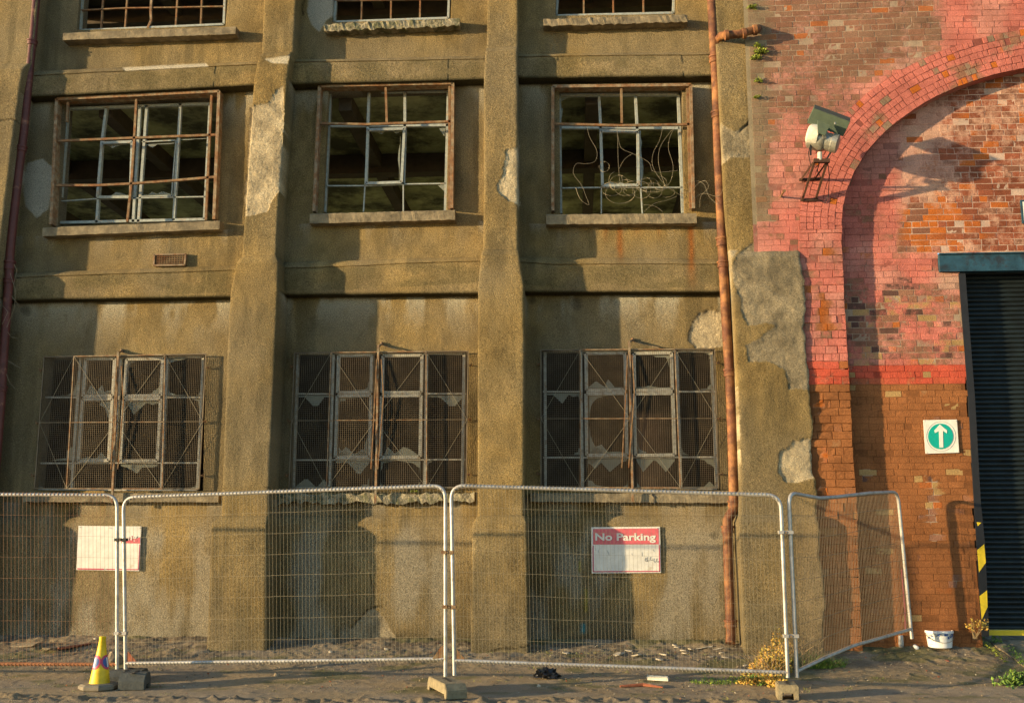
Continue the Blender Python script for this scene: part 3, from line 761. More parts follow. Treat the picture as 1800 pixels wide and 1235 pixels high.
def brick_col(X_, Z_, r, rnd, rnd2, mortar=False):
    """bare brick colour, paint colour over it, and how much of the paint is left"""
    px, py = toPX(X_, np.full(X_.shape, WALL-r), Z_); n = X_.shape
    A = fbm(X_*1.3, Z_*1.3, 71); B = fbm(X_*4, Z_*4, 72); one = np.ones(n)
    def mix(c, k, a): return c*(1-a[..., None])+np.array(k)*a[..., None]
    nm = 0. if mortar else 1.
    bare = np.array([.36, .27, .19])*np.ones(n+(3,)) if mortar else BARE*(.88+.24*rnd2)[..., None]
    front = r > .3; up = sst(150, 110, py)
    if front:
        bare = mix(bare, GREYB, (rnd < .4)*.4*nm); bare = mix(bare, ORANGE, (rnd > .97)*.6*nm)
        e = ell(X_, Z_); near = np.exp(-np.clip(e-RW, 0, 9)/.55)
        m = .42+.55*(A-.5)+.30*near+.18*sst(1480, 1640, px)*0
        m = m-.17*sst(150, 120, py+(A-.5)*80); m = m+sst(1630, 1700, px+(A-.5)*60)*sst(130, 60, py+(B-.5)*40)*.50
        paint = mix(np.tile(PINKP, (n[0], 1)) if len(n) == 1 else PINKP*np.ones(n+(3,)), PINK, np.clip(near*1.3*(py > 120)+sst(1620, 1680, px)*(py < 120), 0, 1))
        seam = sst(1362, 1340, px+(fbm(X_*6, Z_*6, 75)-.5)*26)*(py < 392); m = m-seam*.6; bare = mix(bare, np.array([.27, .225, .14]), seam*(.85 if mortar else .55))
        strip = sst(1396, 1402, px)*(py > 357); m = m*(1-strip)+strip*(.66+.3*(B-.5)); paint = mix(paint, PINK, strip)
    else:
        worn = sst(1572, 1592, px+(A-.5)*30)*sst(455, 438, py+(B-.5)*20)
        b2 = np.array([.27, .085, .045])*(.75+.5*rnd2)[..., None] if not mortar else np.array([.50, .36, .28])*np.ones(n+(3,))
        Of = fbm(X_*1.1+3, Z_*2.2, 79); b2 = mix(b2, ORANGE*1.05, (rnd*.5+Of > .86)*.75*nm); b2 = mix(b2, np.array([.22, .12, .08]), (rnd < .2)*nm*.6)
        b1 = mix(bare, BUFF, (rnd > .74)*(py > 520)*nm*.8); b1 = mix(b1, DARKB, (rnd < .22)*(py > 480)*nm*.8); b1 = mix(b1, ORANGE, ((rnd > .40) & (rnd < .48))*nm*.8)
        bare = b1*(1-worn[..., None])+b2*worn[..., None]
        wash = .33+.5*(A-.42)+.28*sst(1720, 1600, px)+.25*(B-.5)
        orange_corner = sst(1700, 1600, px)*sst(350, 375, py+(B-.5)*20); wash = wash-.4*orange_corner; bare = mix(bare, ORANGE*1.05, orange_corner*worn*nm*(rnd > .3)*.8)
        m1 = np.where(py < 500, .72, .46)+.5*(B-.5)+.25*(A-.5)
        m = m1*(1-worn)+wash*worn; paint = mix(PINK*np.ones(n+(3,)), LIME*np.array([1.08, .82, .70]), worn)
        pad = sst(1650, 1654, px)*sst(479, 482, py)*sst(520, 508, py+(A-.5)*30); paint = mix(paint, np.array([.44, .32, .22]), pad); m = m+pad*.6
    if front:
        for hx_, hy_, sx_, sy_ in ((1446, 545, 9, 30), (1452, 575, 14, 9), (1424, 512, 5, 8), (1411, 516, 5, 8), (1452, 445, 8, 8), (1440, 712, 16, 6), (1452, 800, 12, 9), (1448, 860, 12, 6)):
            h_ = np.exp(-(((px-hx_)/sx_)**2+((py-hy_)/sy_)**2)**2); m = m-h_*.6; bare = mix(bare, ORANGE*.95, h_)
    fade = sst(.48, .66, fbm(X_*2.6, Z_*2.6, 74))*.55*(py < 640); paint = mix(paint, PINKP*1.05, fade)
    jx = (rnd2-.5)*3
    red = sst(637, 642, py+jx)*(1-sst(669, 674, py)); paint = mix(paint, REDB, red*.95); m = m*(1-red)+red*(.70+.3*(B-.5))
    br = sst(668, 674, py+jx); paint = mix(paint, BROWN, br); m = m*(1-br)+br*np.minimum(.78+.25*(B-.5), np.where(m < .3, .3, 9)); bare = mix(bare, BUFF*.9, br*.5*(rnd > .6))
    m = m-np.where((rnd > .962) & (nm > 0), .5, 0)-np.where((rnd2 > .93) & (nm > 0), .2, 0)
    paint = paint*((.96+.08*rnd2)*(.85+.30*A))[..., None]
    if mortar: paint = paint*np.where(worn > .5 if not front else np.zeros(n, bool), 1.0, np.where(py > 670, .66, .60))[..., None]
    return np.clip(bare, .01, .9), np.clip(paint, .01, .9), m
def brick_boxes(cells, r, seed):
    """cells: list of 4-corner (x,z) quads -> vertices, quads, colours of all bricks of one face of wall"""
    cells = np.array(cells); n = len(cells); rg = np.random.RandomState(seed)
    ctr = cells.mean(1); rnd = rg.rand(n); rnd2 = rg.rand(n)
    jit = rg.normal(0, .0026, (n, 4, 2)); gap = .0040; bev = .0018
    uu = ((cells[:, 1]-cells[:, 0])+(cells[:, 2]-cells[:, 3]))/4; ww = ((cells[:, 3]-cells[:, 0])+(cells[:, 2]-cells[:, 1]))/4
    ul = np.maximum(np.linalg.norm(uu, axis=1), .008)[:, None]; wl = np.maximum(np.linalg.norm(ww, axis=1), .008)[:, None]
    SG = ((-1, -1), (1, -1), (1, 1), (-1, 1))
    outer = np.stack([ctr+uu*(1-gap/ul)*a+ww*(1-gap/wl)*b for a, b in SG], 1)+jit
    inner = np.stack([ctr+uu*(1-(gap+bev)/ul)*a+ww*(1-(gap+bev)/wl)*b for a, b in SG], 1)+jit
    dep = rg.normal(0, .0012, n)+np.where(rnd > .93, -.0018, 0)-np.where(rg.rand(n) > .99, .012, 0)
    # outlying weathered bricks tilt
    tilt = rg.normal(0, .0005, (n, 4))
    v = np.zeros((n, 12, 3)); v[:, :4, 0] = outer[..., 0]; v[:, :4, 2] = outer[..., 1]; v[:, :4, 1] = WALL-r+.03
    v[:, 4:8, 0] = outer[..., 0]; v[:, 4:8, 2] = outer[..., 1]; v[:, 4:8, 1] = (WALL-r+.0009-dep)[:, None]-tilt
    v[:, 8:, 0] = inner[..., 0]; v[:, 8:, 2] = inner[..., 1]; v[:, 8:, 1] = (WALL-r-dep)[:, None]-tilt
    q = []
    for a, b in ((0, 1), (1, 2), (2, 3), (3, 0)): q += [(a, b, b+4, a+4), (a+4, b+4, b+8, a+8)]
    q.append((8, 9, 10, 11)); q = np.array(q)
    Q = (np.arange(n)[:, None, None]*12+q[None]).reshape(-1, 4)
    XX = np.repeat(ctr[:, 0], 12); ZZ = np.repeat(ctr[:, 1], 12)
    vx = v.reshape(-1, 3)
    co = brick_col(vx[:, 0]*.6+XX*.4, ZZ, r, np.repeat(rnd, 12), np.repeat(rnd2, 12))
    # chipped faces: some bricks show raw orange clay
    return vx, Q, co
def mortar_sheet(x0, x1, z0, z1, r, keep, step=.03):
    xs = np.arange(x0, x1+step, step); zs = np.arange(z0, z1+step, step); a, b = np.meshgrid(xs, zs, indexing='ij')
    rr2 = r-.0026+(fbm(a*30, b*30, 81)-.5)*.004
    v = np.stack([a, WALL-rr2, b], -1).reshape(-1, 3); i = np.arange(a.size).reshape(a.shape)
    q = np.stack([i[:-1, :-1], i[:-1, 1:], i[1:, 1:], i[1:, :-1]], -1)
    k = keep(a, b); m = k[:-1, :-1] & k[1:, 1:] & k[1:, :-1] & k[:-1, 1:]
    co = brick_col(a.ravel(), b.ravel(), r, np.full(a.size, .5), fbm(a*8, b*8, 82).ravel(), True)
    return v, q[m], co
def wv(x, z): return .030*(fbm(np.array(x*.45), np.array(z*.35), 88, 2)-.5)+.012*(fbm(np.array(x*2.2), np.array(z*1.1), 89, 2)-.5)
def courses(x0, x1, z0, z1, h, L, seed, keep, bond=True):
    rg = np.random.RandomState(seed); out = []; z = z0; k = 0
    while z < z1:
        hdr = bond and (k % 4 == 0); l = L/2 if hdr else L
        hh = h*(1+rg.normal(0, .03)); x = x0-(L*.25 if k % 2 else 0)-rg.rand()*.02
        while x < x1:
            ll = l*(1+rg.normal(0, .07)); s_ = (x-x0)*-.000
            a, b = max(x, x0), min(x+ll, x1)
            if b-a > .03 and keep((a+b)/2, z+hh/2): out.append([(p_, q_+float(wv(p_, q_))) for p_, q_ in ((a, z), (b, z), (b, z+hh), (a, z+hh))])
            x += ll
        z += hh; k += 1
    return out
XR = 8.6; ZT = 10.2
xl_up = plane_px(1322, 200, RF)[0]; zsp = acz
def keep_front(x, z):
    if z > zsp+0.0 and ell(x, z) < RW-.01: return False
    if x > float(outer_x(z))-.0 and z < plane_px(1405, 357, RF)[1]: return False
    return not (z < zsp and x > acx-AA-RW)
z357 = plane_px(1405, 357, RF)[1]
cells = courses(xl_up, XR, plane_px(1400, 700, RF)[1], ZT, .0785, .205, 5, keep_front)
cells = [c_ for c_ in cells if not (c_[0][0] > acx-AA-RW and c_[0][1] < zsp+.02)]
vx, Q, co = brick_boxes(cells, RF, 1); np_mesh('front_wall', vx, Q, M['brick'], bri, co, smooth=False)
def kf(a, b): return (np.where(b > zsp, ell(a, b) > 0, a < np.where(b > zsp, 99, inner_x(b)))) & (a < XR)
v0, q0, c0_ = mortar_sheet(xl_up-.05, XR, -.05, ZT, RF, lambda a, b: np.where(b > zsp, ell(a, b) > .05, a < inner_x(b)-.03))
np_mesh('mortar_bed', v0, q0, M['mortar'], bri, c0_)
# strip (jamb) beside the opening
cells = []; z = .0; k = 0; rg = np.random.RandomState(4)
while z < zsp:
    hh = .0945; a, b = float(outer_x(z)), float(inner_x(z)); a -= .10 if z < plane_px(1430, 680, RF)[1] else .02
    n_ = 5 if k % 3 == 2 else 3; xs = np.linspace(a, b, n_+1)+np.r_[0, rg.normal(0, .012, n_-1)+(.05 if k % 2 else -.05)*(n_ == 3), 0]
    for i in range(n_): cells.append([(xs[i], z), (xs[i+1], z), (float(xs[i+1]), z+hh), (float(xs[i]), z+hh)])
    z += hh; k += 1
vx, Q, co = brick_boxes(cells, RF+.006, 2)
jn = fbm(vx[:, 0]*9, vx[:, 2]*9, 91)-.5; px_, py_ = toPX(vx[:, 0], vx[:, 1], vx[:, 2]); tor = sst(1475, 1425, px_)*sst(660, 700, py_); vx[:, 1] += np.clip(jn*.16, -.01, .09)*tor*(vx[:, 1] < WALL-RF+.02)
np_mesh('jamb', vx, Q, M['brick'], bri, co, smooth=False)
# reveal of the arch and jamb (thickness of the front leaf)
ts = np.linspace(0, math.pi*.62, 160); pts = [(float(inner_x(z)), z) for z in np.linspace(0, zsp, 70)]+[(acx-AA*math.cos(t), acz+BB*math.sin(t)) for t in ts[1:]]
pts = [p for p in pts if p[0] < XR]
pa = np.array(pts); ys = np.array([WALL-RF+.0, WALL-RF+.05, WALL-RF+.10, WALL-RR+.01])
vv = np.zeros((len(pa), 4, 3)); vv[..., 0] = pa[:, None, 0]; vv[..., 2] = pa[:, None, 1]; vv[..., 1] = ys[None]
i = np.arange(len(pa)*4).reshape(-1, 4); q = np.stack([i[:-1, :-1], i[1:, :-1], i[1:, 1:], i[:-1, 1:]], -1).reshape(-1, 4)
vf = vv.reshape(-1, 3); np_mesh('reveal', vf, q, M['brick'], bri, brick_col(vf[:, 0], vf[:, 2], RF, np.full(len(vf), .5), fbm(vf[:, 2]*12, vf[:, 1]*9, 4)), smooth=False)
# arch rings
cells = []; nr_ = 6; rg = np.random.RandomState(9)
def offp(t, o):
    x = acx-AA*math.cos(t); z = acz+BB*math.sin(t); nx = -math.cos(t)/AA; nz = math.sin(t)/BB; k = math.hypot(nx, nz)
    return (x+nx/k*o, z+nz/k*o)
for ring in range(nr_):
    o0 = RW*ring/nr_; o1 = RW*(ring+1)/nr_
    t = 0.0
    while t < math.pi*.62:
        p = offp(t, o0); p2 = offp(t+.01, o0); dl = math.hypot(p2[0]-p[0], p2[1]-p[1])/.01
        dt = (.072 if rg.rand() < .75 else .12)*(1+rg.normal(0, .1))/dl
        c_ = [offp(t, o0), offp(t, o1), offp(t+dt, o1), offp(t+dt, o0)]
        if c_[1][0] < XR: cells.append(c_)
        t += dt
cells = [[c_[0], c_[3], c_[2], c_[1]] for c_ in cells]
vx, Q, co = brick_boxes(cells, RF+.012, 3)
nn = fbm(vx[:, 0]*1.8, vx[:, 2]*1.8, 95); rb = np.repeat(np.random.RandomState(3).rand(len(cells)), 12)
bb = np.tile(BARE, (len(vx), 1)); bb = np.where((rb > .9)[:, None], ORANGE, bb); bb = np.where((rb < .35)[:, None], GREYB*1.1, bb)
pk = (bb, PINK*(.93+.12*rb)[:, None], .80-.9*sst(.5, .75, nn)*.5-np.where(rb > .965, .5, 0)-np.where(rb < .05, .35, 0))
np_mesh('arch_ring', vx, Q, M['brick'], bri, pk, smooth=False)
# mortar under ring
pr = MB(); 
tt = np.linspace(0, math.pi*.62, 120)
arr = np.array([[offp(t, o) for o in np.linspace(0.004, RW, 8)] for t in tt]); vv = np.zeros(arr.shape[:2]+(3,)); vv[..., 0] = arr[..., 0]; vv[..., 2] = arr[..., 1]; vv[..., 1] = WALL-RF-.0075
i = np.arange(vv.shape[0]*8).reshape(-1, 8); q = np.stack([i[:-1, :-1], i[1:, :-1], i[1:, 1:], i[:-1, 1:]], -1).reshape(-1, 4); vf = vv.reshape(-1, 3); q = q[vf[q[:, 0], 0] < XR]
np_mesh('mortar_bed', vf, q, M['mortar'], bri, (np.tile(BARE*.6, (len(vf), 1)), np.tile(PINK*.42, (len(vf), 1)), np.full(len(vf), .75)))
# recessed wall
sx0, sz1 = plane_px(1688, 483, RR); xd = lambda z: np.interp(z, [plane_px(1738, 1117, RR)[1], plane_px(1716, 880, RR)[1], plane_px(1690, 483, RR)[1]], [plane_px(1728, 1117, RR)[0], plane_px(1713, 880, RR)[0], plane_px(1690, 483, RR)[0]])
zl0 = plane_px(1700, 479, RR)[1]; zl1 = plane_px(1700, 446, RR)[1]; xli = plane_px(1650, 460, RR)[0]
def keep_rec(x, z):
    if z > zsp and ell(x, z) > .12: return False
    if z < zsp and x < float(inner_x(z))-.15: return False
    if z < zl0 and x > float(xd(z))-.02: return False
    if zl0 <= z < zl1 and x > xli: return False
    return True
cells = courses(acx-AA-.1, XR, -.02, ZT, .0785, .205, 6, keep_rec)
def clipc(c_):
    if c_[0][1] < zl0:
        m = float(xd(c_[0][1])); c_ = [(min(x, m), z) for x, z in c_]
    elif c_[0][1] < zl1-.04: c_ = [(min(x, xli), z) for x, z in c_]
    return c_
cells = [clipc(c_) for c_ in cells]
vx, Q, co = brick_boxes(cells, RR, 7)
np_mesh('recessed_wall', vx, Q, M['brick'], bri, co, smooth=False)
v0, q0, c0_ = mortar_sheet(acx-AA-.2, XR, -.05, ZT-.3, RR, lambda a, b: ~(((b < zl0) & (a > xd(b)-.005)) | ((b >= zl0) & (b < zl1) & (a > xli))))
np_mesh('mortar_bed', v0, q0, M['mortar'], bri, c0_)
# body of the building behind
MB().box((5.6, WALL+1.6, 9.95), 3.1, 1.5, .25).build('roof', M['dark'], bri)
MB().box((2.53, WALL+1.5, 5), .02, 1.6, 5.0).build('side_wall', M['dark'], bri)
# lintel
lt = MB(); a = W(1649, 445, RR+.02); lt.box(((a.x+XR)/2, WALL-RR+.0, (zl0+zl1)/2), (XR-a.x)/2, .05, (zl1-zl0)/2-.006); lt.box(((a.x+XR)/2, WALL-RR-.052, zl1-.012), (XR-a.x)/2, .02, .008); lt.build('lintel', M['lintel'], bri)
p0 = W(1649, 480, RR+.004); p1 = W(1690, 480, RR+.004)
# concrete padstone patch under the lintel
# shutter
sh = MB(); SHR = .06; zb = float(W(1740, 1115, SHR).z); x0s = 3.9; pitch = .058; z = zb+.06; prof = []
n = int((zl0+.1-z)/pitch)
for k in range(n):
    for f_, d_ in ((0, 0), (.12, .020), (.35, .030), (.6, .026), (.85, .010), (.97, 0)): prof.append((z+(k+f_)*pitch, d_))
vs = []; 
for zz, d_ in prof: vs += [(x0s, WALL-SHR-d_, zz), (XR, WALL-SHR-d_, zz)]
sh.add(vs, [(2*i_, 2*i_+1, 2*i_+3, 2*i_+2) for i_ in range(len(prof)-1)])
shut = sh.build('roller_shutter', M['shutter'], bri)
MB().box(((x0s+XR)/2, WALL-SHR-.01, zb+.028), (XR-x0s)/2, .03, .030).build('bottom_rail', M['yellow'], shut)
# guide rail beside the shutter, with hazard stripes
gmb = MB(); a0 = (1684, 480); a1 = (1700, 480)
g_pts = [(1685, 480, 1697, 480), (1702, 700, 1714, 700), (1712, 880, 1724, 880), (1717, 960, 1732, 960), (1726, 1118, 1739, 1118)]
for (l0, y0, r0_, _), (l1, y1, r1_, _) in zip(g_pts, g_pts[1:]):
    gmb.prism([W(l0, y0, RR+.012), W(r0_, y0, RR+.012), W(r1_, y1, RR+.012), W(l1, y1, RR+.012)], (0, .19, 0))
guide = gmb.build('guide_rail', M['black'], bri)
ys_ = MB()
for pts in ([(1717, 917), (1725, 918), (1719, 924)], [(1718, 966), (1730, 956), (1733, 988), (1721, 1005)], [(1722, 1047), (1735, 1037), (1736, 1066), (1726, 1088)]):
    MB().prism([W(x, y, RR+.017) for x, y in pts], (0, .004, 0)).build('hazard_stripe', M['yellow'], guide)
# loose red conduit on the wall behind the leaning panel
cp = MB().tube([W(1585, 1000, RR+.02), W(1590, 1060, RR+.02), W(1592, 1110, RR+.02)], .008, 6).build('conduit', M['red'], loc=W(1590, 1060, RR)); tag(cp, 'thin red conduit fixed low on the brown wall beside the leaning panel', 'conduit')

# rwp side: nails on the brick
nl = MB().tube([W(1372, 346, RF), W(1372, 346, RF)+Vector((-.0, -.22, 0))], .012, 6); nl.tube([W(1372, 346, RF)+Vector((0, -.22, 0)), W(1372, 346, RF)+Vector((0, -.235, 0))], .02, 8)
tag(nl.build('iron_spike', M['rust'], loc=W(1372, 346, RF)), 'long rusty iron spike sticking out of brickwork left of the floodlight bracket', 'spike')

# arrow sign -----------------------------------------------------------
def poly_part(name, pts, r, th, mat, par): return MB().prism([W(x, y, r) for x, y in pts], (0, th, 0)).build(name, mat, par)
sg = thing('arrow_sign', 'square white sign with green disc and white upward arrow on brown wall', 'sign', W(1654, 796, RR+.015))
poly_part('panel', [(1623, 738), (1682, 737), (1686, 795), (1627, 797)], RR+.020, .008, M['white'], sg)
def circ(cx, cy, rx, ry, n=40, a0=0, a1=360): return [(cx+rx*math.cos(R(a0+(a1-a0)*i_/n)), cy+ry*math.sin(R(a0+(a1-a0)*i_/n))) for i_ in range(n if a1-a0 == 360 else n+1)]
rg_ = MB(); cc = circ(1654, 766.5, 25.5, 26); rg_.tube([W(x, y, RR+.021) for x, y in cc+[cc[0]]], .0022, 5, False); rg_.build('ring', M['scuff'], sg)
poly_part('disc', circ(1653.5, 766.5, 22, 22.5), RR+.024, .003, M['green'], sg)
poly_part('arrow', [(1652.2, 745.5), (1664.5, 756), (1664.5, 761), (1657.5, 756.5), (1658.2, 786), (1651.5, 786.3), (1650.6, 757), (1643.8, 760.5), (1642.4, 756)], RR+.0275, .003, M['white'], sg)
for (x, y) in ((1625, 740), (1680, 739.5), (1684, 793), (1629, 795)): MB().lathe(W(x, y, RR+.02)+Vector((0, -.003, 0)), [(.004, -.003), (.004, .003)], 8).build('screw', M['scuff'], sg)
# sign at the right edge of the picture
s2 = thing('wall_sign', 'pale blue edged sign cut by the right side of the picture above the lintel', 'sign', W(1806, 390, RR+.02))
a = W(1793, 352, RR+.02); b = W(1793, 393, RR+.02); MB().box((a.x+.30, WALL-RR-.02, (a.z+b.z)/2), .30, .01, (a.z-b.z)/2).build('frame', M['lintel'], s2)
MB().box((a.x+.30, WALL-RR-.032, (a.z+b.z)/2), .275, .003, (a.z-b.z)/2-.025).build('panel', M['white'], s2)

def text_mesh(par, txt, p_left, p_right, base_y, height, r, mat, bold=.012, name='lettering'):
    cu = bpy.data.curves.new('t', 'FONT'); cu.body = txt; cu.size = 1; cu.offset = bold; cu.extrude = .002; cu.resolution_u = 3
    to = bpy.data.objects.new('t', cu); C.objects.link(to); bpy.context.view_layer.update()
    me = bpy.data.meshes.new_from_object(to.evaluated_get(bpy.context.evaluated_depsgraph_get())); bpy.data.objects.remove(to)
    xs = [v.co.x for v in me.vertices]; x0, x1 = min(xs), max(xs)
    capH = .73
    A = W(p_left, base_y, r); B = W(p_right, base_y, r); wdt = (B-A).length
    off = OFF[par.as_pointer()]
    for v in me.vertices:
        t = (v.co.x-x0)/(x1-x0); p = A.lerp(B, t)+Vector((0, 0, v.co.y/capH*height)); p.y -= .002+v.co.z*.5; v.co = p-off
    me.name = name; o = bpy.data.objects.new(name, me); C.objects.link(o); me.materials.clear(); me.materials.append(mat); o.parent = par; OFF[o.as_pointer()] = off; return o
PR = .07+.02
np_ = thing('parking_sign', 'red and white No Parking sign with clean lettering, fixed behind the right-hand fence panel', 'sign', W(1100, 1006, PR))
q4 = [(1039, 926), (1160, 925), (1162, 1006), (1040, 1007)]
poly_part('panel', q4, PR+.006, .006, M['white'], np_)
poly_part('banner', [(1042.5, 929), (1157.5, 928), (1158, 956), (1042.5, 956.5)], PR+.009, .003, M['red'], np_)
bd = MB()
for a, b in (((1042.5, 958), (1042.8, 1004)), ((1042.8, 1004), (1159.5, 1003.5)), ((1159, 957), (1159.5, 1004))): bd.bar(W(*a, PR+.008), W(*b, PR+.008), .012, .003)
bd.build('border', M['redline'], np_)
text_mesh(np_, 'No Parking', 1046.5, 1153, 949, .088, PR+.010, M['white'], .028)
sc = MB()
for (x, y) in ((1047, 963), (1052, 966), (1067, 966), (1069, 969), (1110, 972), (1128, 970), (1148, 965)):
    sc.bar(W(x, y, PR+.008), W(x+random.uniform(-.5, 2), y+random.uniform(3, 7), PR+.008), .006, .002)
for (x, y) in ((1136, 983), (1139, 982), (1145, 981), (1151, 984), (1156, 984)):
    cc = circ(x, y, 2.2, 3.2, 10, 20, 250); sc.path([W(a_, b_, PR+.008) for a_, b_ in cc], .008, .002)
sc.build('scuff_mark', M['scuff'], np_)
for (x, y) in ((1044, 929), (1096, 928.5), (1155, 928), (1158, 1003), (1097, 1004.5)): MB().lathe(W(x, y, PR+.012), [(.006, -.004), (.006, .004)], 8).build('screw', M['scuff'], np_)
p2 = thing('parking_sign', 'worn white sign with only a scrap of red print left, behind the left fence posts', 'sign', W(190, 1002, PR))
poly_part('panel', [(138, 923.5), (248.5, 924.5), (244.5, 1003), (134, 1001)], PR+.006, .006, M['white'], p2)
bd = MB(); bd.bar(W(136, 999, PR+.008), W(183, 999.8, PR+.008), .016, .003); bd.bar(W(187, 999.8, PR+.008), W(243, 1000.5, PR+.008), .012, .003); bd.bar(W(245.5, 956, PR+.008), W(243, 1000.5, PR+.008), .008, .003); bd.build('border', M['redline'], p2)
poly_part('banner', [(213, 949), (222, 947), (224, 944), (228, 946), (232, 941), (240, 946), (246, 943), (246, 954.5), (213, 954)], PR+.009, .003, M['red'], p2)
text_mesh(p2, 'ng', 224.5, 240.5, 948.5, .075, PR+.010, M['white'], .02)
for (x, y) in ((140.5, 926), (193, 927), (246, 927), (185, 999.5)): MB().lathe(W(x, y, PR+.012), [(.006, -.004), (.006, .004)], 8).build('screw', M['scuff'], p2)

# ------------------------------------------------------------------ FLOODLIGHT on its bracket
M['bracket'] = solid('dark_rusty_angle_iron', (.075, .035, .02), .85, .1, .5, 20, .002, 90)
fl = thing('floodlight', 'old alloy floodlight with dark green box hood on a rusty angle bracket', 'floodlight', W(1440, 352, RF))
def FP(x, y, d): return W(x, y, RF+d)
br = MB()
D0, D1 = .03, .42
br.bar(FP(1410, 352, D0), FP(1433, 281, D1), .026, .026); br.bar(FP(1434, 350, D0), FP(1455, 281, D1), .026, .026)
br.bar(FP(1408, 316, D0), FP(1430, 285, D1-.05), .02, .02); br.bar(FP(1432, 315, D0), FP(1453, 285, D1-.05), .02, .02)
br.bar(FP(1405, 316, D0), FP(1446, 314, D0), .03, .02); br.bar(FP(1408, 352, D0), FP(1438, 351, D0), .03, .02)
br.bar(FP(1430, 283, D1), FP(1458, 283, D1), .045, .05)
br.build('bracket', M['bracket'], fl)
cr = FP(1444, 245, D1)
bd = MB()
def ellip(mb, c, axis, rad, ln, prof, n=20):
    """lathe along an arbitrary axis"""
    axis = Vector(axis).normalized(); u_ = axis.orthogonal().normalized(); w_ = axis.cross(u_); k = len(mb.v)
    for (r_, l_) in prof:
        for j in range(n):
            a_ = 2*math.pi*j/n; mb.v.append(tuple(Vector(c)+axis*l_*ln+(u_*math.cos(a_)+w_*math.sin(a_))*r_*rad))
    for i_ in range(len(prof)-1):
        for j in range(n): mb.f.append((k+i_*n+j, k+i_*n+(j+1) % n, k+(i_+1)*n+(j+1) % n, k+(i_+1)*n+j))
    mb.f.append(tuple(k+j for j in reversed(range(n)))); m_ = k+(len(prof)-1)*n; mb.f.append(tuple(m_+j for j in range(n)))
ax_ = Vector((.80, -.25, -.30))
ellip(bd, FP(1446, 248, D1), ax_, .13, .19, [(.55, -1), (.9, -.85), (1.0, -.5), (1.02, -.1), (1.0, .1), (.86, .2), (.84, .55), (.90, .6), (.88, .95), (.6, 1.02)])
bd.build('lamp_body', M['lampsteel'], fl, smooth=True)
fr = MB(); ellip(fr, FP(1430, 237, D1+.02), ax_, .125, .07, [(.8, -1), (1.0, -.7), (1.05, .5), (1.0, 1)])
fr.build('front_cover', M['lampwhite'], fl, smooth=True)
nk = MB().tube([FP(1441, 268, D1), FP(1441, 282, D1)], .028, 10); nk.build('stem', M['lampwhite'], fl)
cl = MB().bar(FP(1425, 250, D1+.03), FP(1425, 273, D1), .02, .02); cl.bar(FP(1466, 258, D1), FP(1453, 280, D1), .02, .03); cl.build('yoke', M['black'], fl)
# hood: a tilted open box
hx = (FP(1490, 213, D1+.1)-FP(1428, 190, D1+.1)); hx.normalize(); hz = Vector((0, .62, -.78)); hz = (hz-hx*hz.dot(hx)).normalized(); hy = hz.cross(hx).normalized()
Mh = Matrix((hx, hy, hz)).transposed()
hc = FP(1457, 212, D1+.06)
hd = MB(); Lh, Dh, Hh = .225, .085, .095
hd.box(hc-hz*Hh, Lh, Dh, .004, Mh); hd.box(hc+hy*Dh, Lh, .004, Hh, Mh); hd.box(hc-hy*Dh, Lh, .004, Hh, Mh); hd.box(hc+hx*Lh, .004, Dh, Hh, Mh); hd.box(hc-hx*Lh, .004, Dh, Hh, Mh)
hd.build('hood', M['hood'], fl)
pl = MB().prism([FP(1437, 212, D1+.22), FP(1459, 220, D1+.22), FP(1450, 238, D1+.17), FP(1438, 233, D1+.17)], (0, .02, 0)); pl.build('hood_plate', M['hood'], fl)
MB().bar(FP(1448, 228, D1+.17), FP(1449, 244, D1+.12), .04, .03).build('clamp', M['lampsteel'], fl)
MB().lathe(FP(1468, 217, D1+.26), [(.012, -.012), (.012, .012)], 8).build('bolt', M['lampsteel'], fl)
cb = MB(); cb.tube([FP(1424, 255, D1), FP(1421, 270, D1-.05), FP(1425, 290, D1-.1), FP(1434, 295, D1-.15), FP(1445, 283, D1-.1)], .005, 5)
cb.tube([FP(1455, 285, D1), FP(1458, 310, D1-.2), FP(1456, 345, .05), FP(1450, 357, .02), FP(1442, 352, .02)], .005, 5); cb.tube([FP(1440, 282, D1), FP(1437, 300, D1-.15), FP(1444, 315, .04)], .005, 5); cb.build('cable', M['black'], fl)

# ------------------------------------------------------------------ DRAINPIPES
def pipe(pts, rad, mat, name, label, collars, brackets=()):
    t = thing(name, label, 'drainpipe', Vector(pts[-1])*0+Vector((pts[-1].x, pts[-1].y, float(GZ(0, 12.4)))))
    MB().tube(pts, rad, 16).build('pipe', mat, t, smooth=True)
    z_ = [p.z for p in pts]; xs_ = [p.x for p in pts]; yy_ = [p.y for p in pts]
    for cz, hgt in collars:
        i_ = np.argsort(z_); x = np.interp(cz, np.array(z_)[i_], np.array(xs_)[i_]); y = np.interp(cz, np.array(z_)[i_], np.array(yy_)[i_])
        MB().lathe((x, y, cz), [(rad*1.02, -hgt), (rad*1.22, -hgt*.98), (rad*1.22, -hgt*.3), (rad*1.16, -hgt*.2), (rad*1.16, hgt*.4), (rad*1.34, hgt*.45), (rad*1.34, hgt*.95), (rad*1.02, hgt)], 16).build('collar', mat, t, smooth=True)
    return t
PRr = .20
